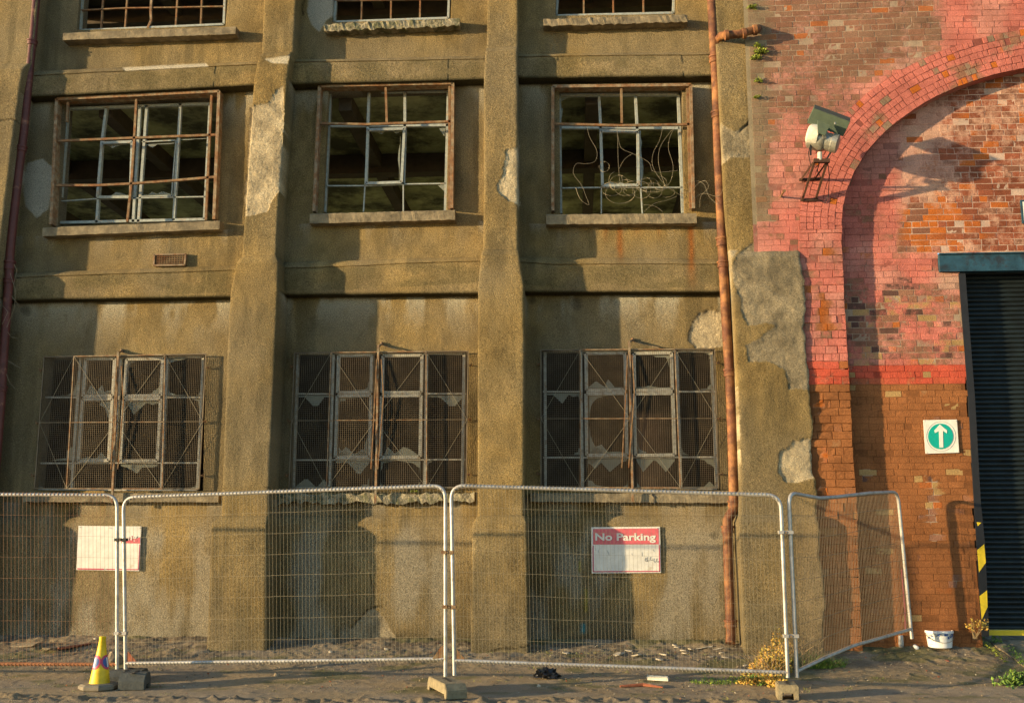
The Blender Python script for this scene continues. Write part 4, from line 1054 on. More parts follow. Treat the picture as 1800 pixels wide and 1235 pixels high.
rp = [W(1249, -60, PRr), W(1251, 0, PRr), W(1254, 60, PRr), W(1259, 150, PRr), W(1262, 260, PRr), W(1266, 350, PRr), W(1270, 440, PRr), W(1273, 500, PRr), W(1278, 590, PRr), W(1283, 660, PRr), W(1287, 760, PRr), W(1290, 870, PRr), W(1290, 893, PRr), W(1285, 903, PRr+.03), W(1279, 913, PRr+.05), W(1279, 935, PRr+.05), W(1281, 1000, PRr+.05), W(1284, 1085, PRr+.05), W(1285, 1112, PRr+.06), W(1284, 1130, PRr+.10)]
cz = lambda px, py, r=PRr: W(px, py, r).z
dp = pipe(rp, .060, M['pipe_r'], 'drainpipe', 'tall rusty orange cast iron drainpipe between windows and brickwork', [(cz(1256, 105), .05), (cz(1262, 202), .045), (cz(1270, 425), .06), (cz(1271, 465), .04), (cz(1283, 655), .05), (cz(1290, 885), .04), (cz(1279, 930, .25), .045), (cz(1284, 1095, .25), .045)])
el = MB().tube([W(1257, 84, PRr), W(1262, 70, PRr+.02), W(1268, 63, PRr+.12), W(1278, 62, RF+.10), W(1300, 60, RF+.12), W(1318, 55, RF+.12), W(1330, 52, RF+.09), W(1333, 50, RF-.05)], .052, 14); el.build('branch', M['pipe_r'], dp, smooth=True)
for (x, y) in ((1277, 62), (1308, 59), (1327, 53)):
    m_ = MB(); ellip(m_, W(x, y, RF+.12), Vector((1, 0, .12)), .066, .022, [(.85, -1.2), (1, -1), (1, 1), (.85, 1.2)]); m_.build('collar', M['pipe_r'], dp, smooth=True)
lp = [W(66, -60, .2), W(63, 0, .2), W(57, 70, .2), W(49, 150, .2), W(42, 230, .2), W(33, 300, .2), W(24, 380, .2), W(18, 440, .2), W(16, 490, .2), W(11, 560, .2), W(6, 630, .2), W(2, 700, .2), W(-10, 850, .2), W(-25, 1100, .2)]
pipe(lp, .056, M['pipe_l'], 'drainpipe', 'dark red painted drainpipe down the left edge beside the outer pier', [(cz(56, 76), .035), (cz(38, 262), .035), (cz(15, 466), .06), (cz(13, 494), .03), (cz(3, 683), .035)])
# stray wires on the left pipe
mb = MB()
for pts in ([(18, 480), (27, 510), (26, 540), (12, 575)], [(25, 465), (30, 475), (24, 500)], [(13, 583), (20, 592), (32, 595)], [(14, 634), (24, 640), (37, 647)], [(11, 657), (17, 672), (27, 684)], [(3, 535), (14, 548), (4, 570)], [(20, 520), (36, 540)]):
    mb.tube([W(x, y, .28) for x, y in pts], .0022, 5)
tag(mb.build('loose_wire', M['galv_wire'], loc=W(20, 520, .28)), 'thin loose wires curling off the dark red drainpipe', 'wire')

# barbed wire tangle in the right hand window
bw = MB(); rgb = random.Random(5)
def wire(pts, rr0=.0017, sub=6):
    P_ = [W(x, y, r_) for x, y, r_ in pts]; out = []
    for i_ in range(len(P_)-1):
        a, b = P_[i_], P_[i_+1]; p = P_[max(i_-1, 0)]; n_ = P_[min(i_+2, len(P_)-1)]
        for k in range(sub):
            t = k/sub; out.append(.5*((2*a)+(b-p)*t+(2*p-5*a+4*b-n_)*t*t+(3*a-p-3*b+n_)*t**3))
    out.append(P_[-1]); bw.tube(out, rr0, 5)
    for k in range(2, len(out), 7):
        c_ = out[k]; dv = Vector((rgb.uniform(-1, 1), rgb.uniform(-1, 1), rgb.uniform(-1, 1))).normalized()*.014; bw.tube([c_-dv*.8, c_+dv*.8], .0013, 4)
w0 = .12
wire([(1032, 222, w0), (1036, 240, w0), (1049, 265, w0), (1046, 283, w0), (1030, 288, w0), (1013, 288, w0), (1008, 305, w0), (1022, 325, w0), (1030, 345, w0), (1035, 360, w0), (1020, 350, w0), (1012, 330, w0)])
wire([(1085, 220, w0), (1086, 260, w0), (1087, 290, w0), (1090, 325, w0)]); wire([(1086, 238, w0), (1092, 260, w0), (1112, 270, w0), (1140, 285, w0), (1150, 302, w0), (1190, 300, w0)])
wire([(1112, 270, w0), (1098, 280, w0), (1088, 297, w0)]); wire([(1190, 218, w0), (1178, 240, w0), (1175, 262, w0), (1183, 290, w0), (1180, 315, w0), (1170, 330, w0)])
wire([(1165, 222, w0), (1160, 245, w0), (1148, 270, w0), (1147, 290, w0), (1157, 310, w0), (1175, 330, w0), (1200, 345, w0)]); wire([(1188, 222, w0), (1176, 235, w0), (1160, 260, w0), (1158, 290, w0), (1170, 330, w0)])
for (cx_, cy_, rx_, ry_) in ((1088, 322, 16, 14), (1082, 318, 12, 16), (1075, 332, 18, 12), (1100, 330, 20, 14), (1118, 328, 22, 10), (1128, 334, 16, 15), (1140, 325, 18, 12), (1150, 335, 14, 13), (1160, 322, 12, 12), (1135, 322, 10, 10), (1062, 293, 9, 9), (1110, 335, 14, 9), (1170, 338, 16, 9), (1145, 330, 26, 8), (1090, 340, 26, 18)):
    a0 = rgb.uniform(0, 6.28); sp = rgb.choice((5.2, 6.6, 7.5)); wire([(cx_+rx_*math.cos(a0+sp*t/10), cy_+ry_*math.sin(a0+sp*t/10), w0+rgb.uniform(-.02, .05)) for t in range(11)], sub=4)
wire([(1200, 340, w0), (1215, 335, .13), (1228, 322, .13), (1240, 318, .2), (1245, 330, .2), (1232, 345, .14), (1230, 365, .1)]); wire([(1205, 322, w0), (1225, 318, .1), (1238, 325, .2), (1246, 345, .25), (1262, 360, .28)]); wire([(1218, 350, .1), (1236, 340, .12), (1262, 345, .27), (1272, 330, .28)])
wire([(1132, 372, w0), (1150, 358, w0), (1172, 352, w0), (1190, 345, w0)]); wire([(1128, 360, w0), (1150, 362, w0), (1165, 372, w0)])
tag(bw.build('barbed_wire', M['galv_wire'], loc=W(1120, 330, w0)), 'tangled loops of barbed wire hanging across the right-hand upper window', 'barbed wire')

# ------------------------------------------------------------------ WINDOW GUARDS
def guard(xa, ya, xb, yb, xc, yc, xd_, yd, mids, label, cpole):
    """corners TL, TR, BR, BL in photo px; mids: (top x, bottom x) of the leaf edges"""
    t = thing('window_guard', label, 'window guard', W((xc+xd_)/2, yc, .0), 'mesh guards over the ground floor windows')
    def q_(a, b, r): # bilinear in px
        x = (xa*(1-a)+xb*a)*(1-b)+(xd_*(1-a)+xc*a)*b; y = (ya*(1-a)+yb*a)*(1-b)+(yd*(1-a)+yc*a)*b; return W(x, y, r)
    us = [0]+[((m0-xa)/(xb-xa)) for m0, m1 in mids]+[1]
    ub = [0]+[((m1-xd_)/(xc-xd_)) for m0, m1 in mids]+[1]
    rr3 = [.07, .16, .16, .07]
    def pt(k, s_, b, dr=0):
        a = (us[k]*(1-s_)+us[k+1]*s_)*(1-b)+(ub[k]*(1-s_)+ub[k+1]*s_)*b
        return q_(a, b, rr3[k]+dr)
    for k in range(4):
        lf = MB()
        for s0, b0, s1, b1 in ((.0, 0, 1, 0), (0, 1, 1, 1), (0, 0, 0, 1), (1, 0, 1, 1)):
            A_, B_ = pt(k, s0, b0), pt(k, s1, b1); lf.bar(A_, B_, .014, .014)
        for b0 in (.5,): lf.bar(pt(k, 0, b0, .008), pt(k, 1, b0, .008), .009, .008)
        leaf = lf.build('leaf_frame', M['rust_pale'] if k in (1, 2) else M['guard_wire'], t)
        ms = MB(); A_, B_, C_ = pt(k, 0, 0), pt(k, 1, 0), pt(k, 0, 1); nx = max(4, int((B_-A_).length/.0245)); nz = int((C_-A_).length/.0245)
        for i_ in range(1, nx): ms.bar(pt(k, i_/nx, 0, .004), pt(k, i_/nx, 1, .004), .0030, .0030)
        for i_ in range(1, nz): ms.bar(pt(k, 0, i_/nz, .001), pt(k, 1, i_/nz, .001), .0030, .0030)
        ms.build('wire_mesh', M['guard_wire'], leaf)
        dg = MB(); a_, b_ = (1, 0) if k in (0, 2) else (0, 1)
        dg.bar(pt(k, a_, 0, .012), pt(k, b_, .5, .012), .0030, .003); dg.bar(pt(k, b_, .5, .012), pt(k, a_, 1, .012), .0030, .003); dg.build('brace', M['galv_wire'], leaf)
    x0, y0, x1, y1 = cpole
    MB().bar(W(x0, y0, .19), W(x1, y1, .19), .026, .025).build('locking_bar', M['rust_pale'], t)
    sp = MB(); sp.path([W(x0-3, y0+25, .2), W(x0-7, y0+110, .24), W(x0-13, y1-60, .2)], .013, .012); sp.path([W(x0+5, y0+25, .2), W(x0+9, y0+90, .24), W(x0-1, y1-60, .2)], .013, .012)
    sp.build('hasp_strip', M['rust'], t)
    ev = MB(); ev.bar(W(x0, y0+3, .19), W(x0+6, y0-2, .01), .02, .02); ev.lathe(W(x0+6, y0-2, .02), [(.02, -.02), (.02, .02)], 8); ev.bar(W(x0+6, y0+1, .03), W(x0+52, y0+12, .12), .008, .008)
    ev.build('hook', M['rust_pale'], t)
    for b in (.1, .5, .9):
        for s_, sg_ in ((0, -1), (1, 1)):
            p = q_(s_, b, .03); h = MB(); h.tube([p, p+Vector((sg_*.045, -.01, 0)), p+Vector((sg_*.05, -.01, .02))], .009, 6); h.lathe(p+Vector((sg_*.035, -.01, -.01)), [(.018, -.008), (.018, .012)], 8); h.build('fixing', M['rust'], t)
    return t
guard(78, 627, 362, 622, 350, 859, 61, 858, [(130, 117), (208, 200), (290, 285)], 'rusty mesh guard over the left ground-floor window, its leaves bowed and bent', (208, 618, 197, 884))
guard(518, 620, 823, 617, 819, 857, 508, 858, [(582, 574), (662, 657), (749, 750)], 'mesh guard over the middle ground-floor window, above the crumbling sill', (665, 606, 660, 884))
guard(951, 615, 1256, 613, 1263, 857, 951, 856, [(1020, 1020), (1107, 1108), (1186, 1196)], 'mesh guard over the right ground-floor window, next to the rusty orange pipe', (1106, 599, 1112, 882))
# damaged bracket remains beneath right window
rm = MB(); rm.bar(W(1150, 860, .12), W(1150, 885, .14), .012, .012); rm.bar(W(1146, 868, .13), W(1152, 875, .13), .02, .02)
tag(rm.build('iron_bracket', M['black'], loc=W(1150, 870, .12)), 'small black iron bracket hanging on the sill below the right guard', 'bracket')

# ------------------------------------------------------------------ GROUND
gx = np.concatenate([[-160, -80, -40, -20, -12], np.arange(-8.4, 7.2, .018), [8, 10, 14, 20, 40, 80, 160]])
gy = np.concatenate([[-160, -80, -40, -20, -8, 0, 4, 6.5, 7.6], np.arange(8.2, 12.9, .018), [13.5, 15, 20, 40, 90, 180]])
a, b = np.meshgrid(gx, gy, indexing='ij'); z = GZ(0, b).copy()
near = sst(8.2, 8.6, b)*sst(13.2, 12.8, b)
bank = sst(10.9, 12.3, b)
z = z+near*((fbm(a*.6, b*.9, 101)-.5)*.03+(fbm(a*5, b*5, 102)-.5)*(.006+.03*bank)+(fbm(a*20, b*20, 103)-.5)*(.004+.020*bank)+sst(.66, .75, fbm(a*13, b*13, 107))*.004)
# broken edge of the tarmac in the foreground
edge = 9.86+.10*(fbm(a*.7, a*0, 104)-.5)-.02*a*0; rid = np.exp(-((b-edge-.12*np.sin(a*.5))/.11)**2)*sst(3.4, 2.2, a); z += near*rid*(fbm(a*9, b*12, 105)-.35)*.11
rid2 = np.exp(-((b-(9.75+.14*(a-3.6)))/.05)**2)*sst(2.9, 3.4, a)*sst(5.0, 4.6, a); z -= near*rid2*(.02+.03*fbm(a*10, b*10, 106))
n1 = fbm(a*1.2, b*1.8, 111); n2 = fbm(a*6, b*6, 112); n3 = fbm(a*25, b*25, 113)
asph = np.array([.33, .262, .175]); mud = np.array([.38, .28, .15]); dark = np.array([.07, .055, .038])
col = asph*(.75+.5*n2)[..., None]
k = sst(.45, .65, n1)[..., None]*.6; col = col*(1-k)+mud*k
k = (bank*sst(.35, .6, n2))[..., None]*.75; col = col*(1-k)+dark*1.4*k
k = (sst(.62, .72, n3)*.5)[..., None]; col = col*(1-k)+np.array([.32, .26, .17])*k*1.0
k = (sst(.3, .12, n3+.1*n2)*.6)[..., None]; col = col*(1-k)+dark*k
mossy = (sst(.55, .7, fbm(a*2.5, b*4, 114))*sst(10.1, 10.4, b)*.55)[..., None]; col = col*(1-mossy)+np.array([.11, .12, .03])*mossy
k = (np.clip(rid, 0, 1)*.5)[..., None]; col = col*(1-k)+dark*k
V_ = np.stack([a, b, z], -1).reshape(-1, 3); i = np.arange(a.size).reshape(a.shape); q = np.stack([i[:-1, :-1], i[1:, :-1], i[1:, 1:], i[:-1, 1:]], -1).reshape(-1, 4)
M['ground'] = mat_attr('dusty_tarmac', .5, 70, 75, .006, .95, 200, .003)
gr = np_mesh('ground', V_, q, M['ground'], None, np.clip(col, .01, 1).reshape(-1, 3)); gr['kind'] = 'structure'
def gz(x, y):
    return float(GZ(0, y))
# tarmac pavement seam at right (paving kerb in front of the shutter)
def drape(pts, w_, th, name, mat, lift=.004):
    mb = MB(); top = []
    for i_, p in enumerate(pts):
        t = (pts[min(i_+1, len(pts)-1)]-pts[max(i_-1, 0)]); t.z = 0; t.normalize(); s_ = Vector((-t.y, t.x, 0))*w_/2; top.append((p+s_, p-s_))
    k = 0; vs = []; fs = []
    for l_, r_ in top: vs += [l_+Vector((0, 0, th)), r_+Vector((0, 0, th)), l_-Vector((0, 0, .05)), r_-Vector((0, 0, .05))]
    for i_ in range(len(top)-1):
        o_ = i_*4; fs += [(o_, o_+4, o_+5, o_+1), (o_, o_+2, o_+6, o_+4), (o_+1, o_+5, o_+7, o_+3)]
    fs += [(0, 1, 3, 2), (len(top)*4-4, len(top)*4-2, len(top)*4-1, len(top)*4-3)]
    return mb.add(vs, fs).build(name, mat)
kb = drape([G(1742, 1122), G(1762, 1137), G(1785, 1152), G(1812, 1172), G(1850, 1200)], .14, .014, 'kerb', M['sill']); kb['kind'] = 'structure'

# gravel: tiny stones past counting
def stones(n, name, mat, xr, yr, smin, smax, dens=None, seed=1):
    rg = np.random.RandomState(seed); mb = MB(); k = 0
    ico = [(0, 0, 1), (.89, 0, .45), (.28, .85, .45), (-.72, .53, .45), (-.72, -.53, .45), (.28, -.85, .45), (0, 0, -.6)]
    fc = [(0, 1, 2), (0, 2, 3), (0, 3, 4), (0, 4, 5), (0, 5, 1), (6, 2, 1), (6, 3, 2), (6, 4, 3), (6, 5, 4), (6, 1, 5)]
    while k < n:
        x = rg.uniform(*xr); y = rg.uniform(*yr)
        if dens and rg.rand() > dens(x, y): continue
        s_ = smin+(smax-smin)*rg.rand()**3; sc_ = rg.uniform(.5, 1.3, 3); rz = rg.rand()*6.28; c_, s2_ = math.cos(rz), math.sin(rz); z0 = gz(x, y)
        mb.add([(x+(vx_*c_*sc_[0]-vy_*s2_*sc_[1])*s_, y+(vx_*s2_*sc_[0]+vy_*c_*sc_[1])*s_, z0+vz_*s_*.6*sc_[2]+.004) for vx_, vy_, vz_ in ico], fc); k += 1
    return mb.build(name, mat)
dn = lambda x, y: .25+.75*max(0, min(1, (y-10.2)/1.5)) if y > 9.8 else (1.0 if y < 9.75 and y > 9.45 else .15)
for nm, mt, n_, sd, s1, s2_ in (('gravel', 'stone', 4200, 1, .004, .020), ('gravel', 'chip', 1300, 2, .004, .016), ('gravel', 'brickbit', 600, 3, .004, .018)):
    o = stones(n_, nm, M[mt], (-7.8, 6), (9.2, 12.4), s1, s2_, dn, sd); o['kind'] = 'stuff'; o['label'] = {'stone': 'brown grit and small stones strewn over the tarmac', 'chip': 'pale flakes of grit scattered over the tarmac', 'brickbit': 'tiny red brick crumbs scattered over the tarmac'}[mt]; o['category'] = 'gravel'

# larger loose pieces, each its own thing
def rock(name, px, py, sx, sy, sz, mat, label, cat, seed, group=None, flat=False):
    p = G(px, py); rg = random.Random(seed); bm = bmesh.new(); bmesh.ops.create_icosphere(bm, subdivisions=2, radius=1)
    rot = Matrix.Rotation(rg.uniform(0, 6), 3, 'Z')
    for v in bm.verts:
        f_ = 1+rg.uniform(-.18, .18); q_ = v.co*f_
        if flat: q_.z = max(min(q_.z, .45), -.45); q_.x = max(min(q_.x, .75), -.75)
        q_ = Vector((q_.x*sx, q_.y*sy, q_.z*sz)); v.co = rot @ q_
    me = bpy.data.meshes.new(name); bm.to_mesh(me); bm.free(); me.materials.append(mat)
    o = bpy.data.objects.new(name, me); C.objects.link(o); o.location = (p.x, p.y, p.z+sz*.35); o.rotation_euler = (rg.uniform(-.2, .2), rg.uniform(-.2, .2), 0)
    OFF[o.as_pointer()] = Vector(o.location); return tag(o, label, cat, group)
rock('rubble_stone', 200, 1166, .11, .09, .10, M['stone'], 'rough brown stone leaning behind the left fence posts', 'stone', 1)
chips = [(908+270*.32, 1147), (1094, 1148), (1105, 1143), (1118, 1152), (1085, 1150), (1165, 1150), (1190, 1137), (1203, 1144), (1215, 1141), (1232, 1139), (1245, 1137), (1262, 1140), (1250, 1154), (1268, 1147), (1275, 1155), (1186, 1134), (1160, 1159), (1204, 1148)]
for k, (x, y) in enumerate(chips):
    rock('render_chip', x, y, random.uniform(.03, .09), random.uniform(.02, .05), random.uniform(.008, .02), M['chip'], 'pale flat flake of fallen render lying on the dirt below the right bay', 'rubble', 20+k, 'flakes of fallen render below the right bay', True)
for k, (x, y, lb) in enumerate(((183, 1113, 'pale flake lying behind the traffic cone against the wall'), (168, 1123, 'small light stone right behind the tip of the traffic cone'), (581, 1146, 'small pale stone behind the middle panel of the fence'), (679, 1141, 'pale stone near the wall left of the central fence posts'), (82, 1174, 'grey stone lump in front of the rusty bottom rail'))):
    rock('loose_stone', x, y, .03, .022, .016, M['chip'] if k < 4 else M['stone'], lb, 'stone', 60+k)
rock('loose_stone', 487, 1188, .045, .035, .028, M['stone'], 'dark rounded stone in front of the middle fence panel', 'stone', 70)
rock('loose_stone', 947, 1206, .03, .022, .02, M['chip'], 'small pale pebble in the foreground below the black rag', 'stone', 71)
rock('loose_stone', 1310, 1170, .03, .02, .015, M['chip'], 'pale stone beside the dry weed clump', 'stone', 72)
rock('brick_shard', 1665, 1161, .05, .02, .012, M['brickbit'], 'flat dark piece of brick on the tarmac in front of the white tub', 'rubble', 73, None, True)
rock('pale_rubbish', 1707, 1132, .045, .03, .022, M['chip'], 'crumpled pale scrap on the tarmac right of the white tub', 'litter', 74)
rock('pale_rubbish', 1460, 1137, .05, .03, .025, M['chip'], 'whitish scrap caught at the wall foot behind the leaning panel', 'litter', 75)
# slab of tarmac lifted at left
for k, (x, y, lb) in enumerate(((95, 1140, 'thin broken slab of tarmac left of the traffic cone'), (40, 1135, 'leftmost broken slab of tarmac near the wall foot'), (130, 1137, 'reddish broken slab lying between wall and cone'))):
    rock('tarmac_slab', x, y, .26, .09, .03, M['brickbit'] if k == 2 else M['stone'], lb, 'rubble', 80+k, None, True)
# white plank piece
a = G(1140, 1196); pk = MB(); m4 = Matrix.Rotation(R(-20), 3, 'Z'); pk.box(a+Vector((.10, 0, .025)), .11, .022, .018, m4); pk.box(a+Vector((.10, -.03, .05)), .10, .008, .010, m4); pk.add([a+Vector((-.02, .03, .02)), a+Vector((.02, .07, .03)), a+Vector((-.01, .03, .07))], [(0, 1, 2)])
tag(pk.build('broken_batten', M['lampwhite'], loc=a), 'short broken white batten lying in front of the right fence panel', 'wood')
# black rag
a = G(960, 1190); bm = bmesh.new(); bmesh.ops.create_icosphere(bm, subdivisions=4, radius=1); rg = random.Random(3)
for v in bm.verts:
    f_ = float(fbm(np.array([v.co.x*3+5]), np.array([v.co.y*3+v.co.z*4]), 9)[0]); v.co = Vector((v.co.x*.13*(.5+f_), v.co.y*.08*(.4+f_*1.2), max(v.co.z, -.1)*.075*(.2+f_*1.6)))
me = bpy.data.meshes.new('plastic_bag'); bm.to_mesh(me); bm.free(); me.materials.append(M['blackrag']); o = bpy.data.objects.new('plastic_bag', me); C.objects.link(o); o.location = a+Vector((0, 0, .012)); OFF[o.as_pointer()] = a
tag(o, 'crumpled black plastic bag on the ground in front of the fence', 'litter')
st = MB().tube([G(1090, 1208)+Vector((0, 0, .015)), G(1130, 1206)+Vector((0, 0, .02)), G(1165, 1209)+Vector((0, 0, .01))], [.012, .018, .008], 6); tag(st.build('brown_stick', M['brickbit'], loc=G(1130, 1206)), 'thin reddish brown stick lying below the broken batten', 'stick')

# ------------------------------------------------------------------ FENCE
def frame_path(fl_, tl, tr, fr_, rad=.16, topmid=None):
    """closed at the top with bent corners"""
    pts = [fl_]
    up = (tl-fl_).normalized(); ac = ((topmid[0] if topmid else tr)-tl).normalized()
    c0_ = tl-up*rad; pts.append(c0_)
    for k in range(1, 7):
        t = k/6; a_ = (1-t)**2; b_ = 2*t*(1-t); c_ = t*t; pts.append(c0_*a_+tl*b_+(tl+ac*rad)*c_)
    if topmid: pts += topmid
    dn_ = (fr_-tr).normalized(); bk = ((topmid[-1] if topmid else tl)-tr).normalized(); s_ = tr+bk*rad; e_ = tr+dn_*rad
    for k in range(7):
        t = k/6; pts.append(s_*(1-t)**2+tr*2*t*(1-t)+e_*t*t)
    pts.append(fr_); return pts
def curve_at(pts, t):
    L_ = [0]
    for a_, b_ in zip(pts, pts[1:]): L_.append(L_[-1]+(b_-a_).length)
    d = t*L_[-1]
    for i_ in range(len(pts)-1):
        if d <= L_[i_+1] or i_ == len(pts)-2:
            k = (d-L_[i_])/(L_[i_+1]-L_[i_]+1e-9); return pts[i_].lerp(pts[i_+1], k)
def fence_panel(label, TL, TR, BR, BL, FL, FR, yl, yr, nw, bot_mat, wire_mat, topmid=None, botmid=None, plates=(), hooks=True, skirt=None, wr=.0013, nh_=7, tube=.0195):
    P_ = lambda p, y: WY(p[0], p[1], y)
    tl, tr, br_, bl, fl_, fr_ = P_(TL, yl), P_(TR, yr), P_(BR, yr), P_(BL, yl), P_(FL, yl), P_(FR, yr)
    t = thing('mesh_fence', label, 'fence panel', fl_, 'steel mesh fence panels standing in a line')
    tm = [WY(*p) for p in topmid] if topmid else None; bm_ = [WY(*p) for p in botmid] if botmid else []
    MB().tube(frame_path(fl_, tl, tr, fr_, .14, tm), tube, 12).build('frame', M['galv'], t, smooth=True)
    MB().tube([bl]+bm_+[br_], tube*.95, 12).build('bottom_rail', bot_mat, t, smooth=True)
    topc = [tl]+(tm or [])+[tr]; botc = [bl]+bm_+[br_]; ms = MB(); hk = MB(); rgw = random.Random(nw)
    for i_ in range(1, nw):
        u_ = i_/nw; a_ = curve_at(topc, u_); b_ = curve_at(botc, u_); a_ = a_+Vector((0, -.021, .012)); b_ = b_+Vector((0, -.021, -.012))
        edge_ = min(u_, 1-u_)*nw
        if edge_ < 3.4: a_.z -= (.14-.036*edge_)*.55
        mid = (a_+b_)/2+Vector((rgw.uniform(-.003, .003), -.0+rgw.uniform(-.004, .004), 0)); ms.tube([a_, mid, b_], wr, 4, False)
        if hooks:
            for p_ in (a_, b_): ms.bar(p_+Vector((0, -.001, -.016)), p_+Vector((0, .004, .014)), .006, .006)
    for j in range(1, nh_+1):
        v_2 = j/(nh_+1); pts = []
        for i_ in range(13):
            u_ = i_/12; a_ = curve_at(topc, u_); b_ = curve_at(botc, u_); p_ = a_.lerp(b_, v_2+.002*math.sin(i_*2+j)); p_.y -= .017; pts.append(p_)
        ms.tube(pts, wr, 4, False)
    mo = ms.build('wire_mesh', wire_mat, t)
    for (pts, y, mt) in plates: MB().prism([WY(x_, y_, y) for x_, y_ in pts], (0, .006, 0)).build('corner_plate', M[mt], t)
    return t
fence_panel('leftmost fence panel, cut by the picture edge, with a rusty orange bottom rail', (-385, 866), (206, 870), (206, 1167), (-385, 1164), (-385, 1185), (206, 1178), 10.85, 10.80, 88, M['rust_tube'], M['rust_wire'])
fence_panel('fence panel left of the central posts, standing in front of the middle window', (217, 874), (783, 853), (783, 1157), (221, 1165), (221, 1178), (783, 1188), 10.80, 10.42, 88, M['galv'], M['galv_wire'], plates=[([(224, 1145), (226, 1145), (243, 1166), (222, 1166)], 10.79, 'brickbit'), ([(779, 1134), (776, 1134), (760, 1157), (780, 1156)], 10.41, 'rust')])
fence_panel('fence panel right of the central posts, in front of the drainpipe and No Parking sign', (793, 853), (1372, 870), (1384, 1181), (797, 1160), (799, 1186), (1385, 1190), 10.42, 10.25, 88, M['galv'], M['galv_wire'], plates=[([(800, 1140), (803, 1140), (818, 1158), (800, 1158)], 10.41, 'rust')])
fence_panel('bent and leaning fence panel swung in against the brown brick wall', (1386, 865), (1578, 864), (1601, 1105), (1402, 1178), (1401, 1190), (1603, 1122), 10.28, 12.10, 76, M['galv'], M['panel_wire'], topmid=[(1440, 875, 10.75), (1470, 873, 11.0), (1530, 866, 11.6)], botmid=[(1450, 1155, 10.75), (1500, 1134, 11.2), (1550, 1120, 11.6)], hooks=False, wr=.0022)
# clamps joining the posts
def clampf(px, py, y, wpx, mat, label):
    t = thing('fence_clamp', label, 'clamp', WY(px, py, y)); a_ = WY(px-wpx/2, py, y); b_ = WY(px+wpx/2, py, y); m_ = MB(); m_.bar(a_, b_, .030, .012); m_.box(a_+Vector((0, .0, 0)), .024, .03, .016); m_.box(b_, .024, .03, .016)
    m_.build('band', mat, t); MB().tube([(a_+b_)/2+Vector((0, -.035, 0)), (a_+b_)/2+Vector((0, .04, 0))], .009, 6).build('bolt', M['rust'], t)
clampf(213, 948, 10.77, 13, M['black'], 'dark upper clamp joining the left pair of fence posts')
clampf(213, 1112, 10.77, 13, M['galv'], 'grey lower clamp joining the left pair of fence posts')
clampf(787, 970, 10.39, 13, M['rust'], 'rusty upper clamp joining the central fence posts')
clampf(790, 1066, 10.39, 15, M['rust'], 'rusty lower clamp joining the central fence posts')
clampf(1381, 935, 10.23, 17, M['galv'], 'upper clamp joining the right pair of fence posts')
clampf(1390, 1117, 10.23, 18, M['galv'], 'lower clamp joining the right pair of fence posts')
# feet
def foot(name, c, ln, wd, ht, ang, mat, label, notch=False):
    c = Vector(c); rot = Matrix.Rotation(ang, 3, 'Z'); t = thing(name, label, 'fence foot', c, None)
    prof = [(-ln/2, 0), (-ln/2, ht*.55), (-ln/2+.05, ht), (ln/2-.05, ht), (ln/2, ht*.55), (ln/2, 0), (ln/2-.06, 0), (ln/2-.08, ht*.28), (-ln/2+.08, ht*.28), (-ln/2+.06, 0)]
    if notch:                                             # arch cut seen end on
        prof = None
        m_ = MB(); w2 = wd/2
        o_ = [(-w2, 0), (-w2, ht*.9), (-w2+.012, ht), (w2-.012, ht), (w2, ht*.9), (w2, 0), (w2-.045, 0), (w2-.05, ht*.45), (-w2+.05, ht*.45), (-w2+.045, 0)]
        m_.prism([c+rot @ Vector((x_, -ln/2, z_)) for x_, z_ in o_], rot @ Vector((0, ln, 0)))
    else:
        m_ = MB(); m_.prism([c+rot @ Vector((-wd/2, y_, z_)) for y_, z_ in prof], rot @ Vector((wd, 0, 0)))
    m_.build('block', mat, t, bevel=.006)
    for k in (-1, 0, 1): MB().lathe(c+rot @ Vector((0, k*.09, ht-.002)), [(.026, 0), (.026, .006), (.018, .006)], 12).build('socket', M['black'], t)
    return t
foot('ballast_block', (-1.27, 10.22, .0), .66, .21, .135, R(24), M['concrete'], 'muddy concrete foot set askew under the central fence posts')
pR = WY(1388, 1212, 10.1); foot('ballast_block', (pR.x, 10.22, -.01), .26, .20, .145, R(-6), M['concrete'], 'fence foot with arched end, beside the dry golden weeds', True)
pL = WY(213, 1190, 10.75); foot('ballast_block', (pL.x+.06, 10.78, .0), .32, .34, .13, R(8), M['rubber'], 'dark rubber foot under the left pair of fence posts')
pL = WY(228, 1207, 10.25); foot('ballast_block', (pL.x, 10.36, .0), .24, .26, .16, R(8), M['rubber'], 'spare dark rubber foot standing in front of the left posts, next to the cone')

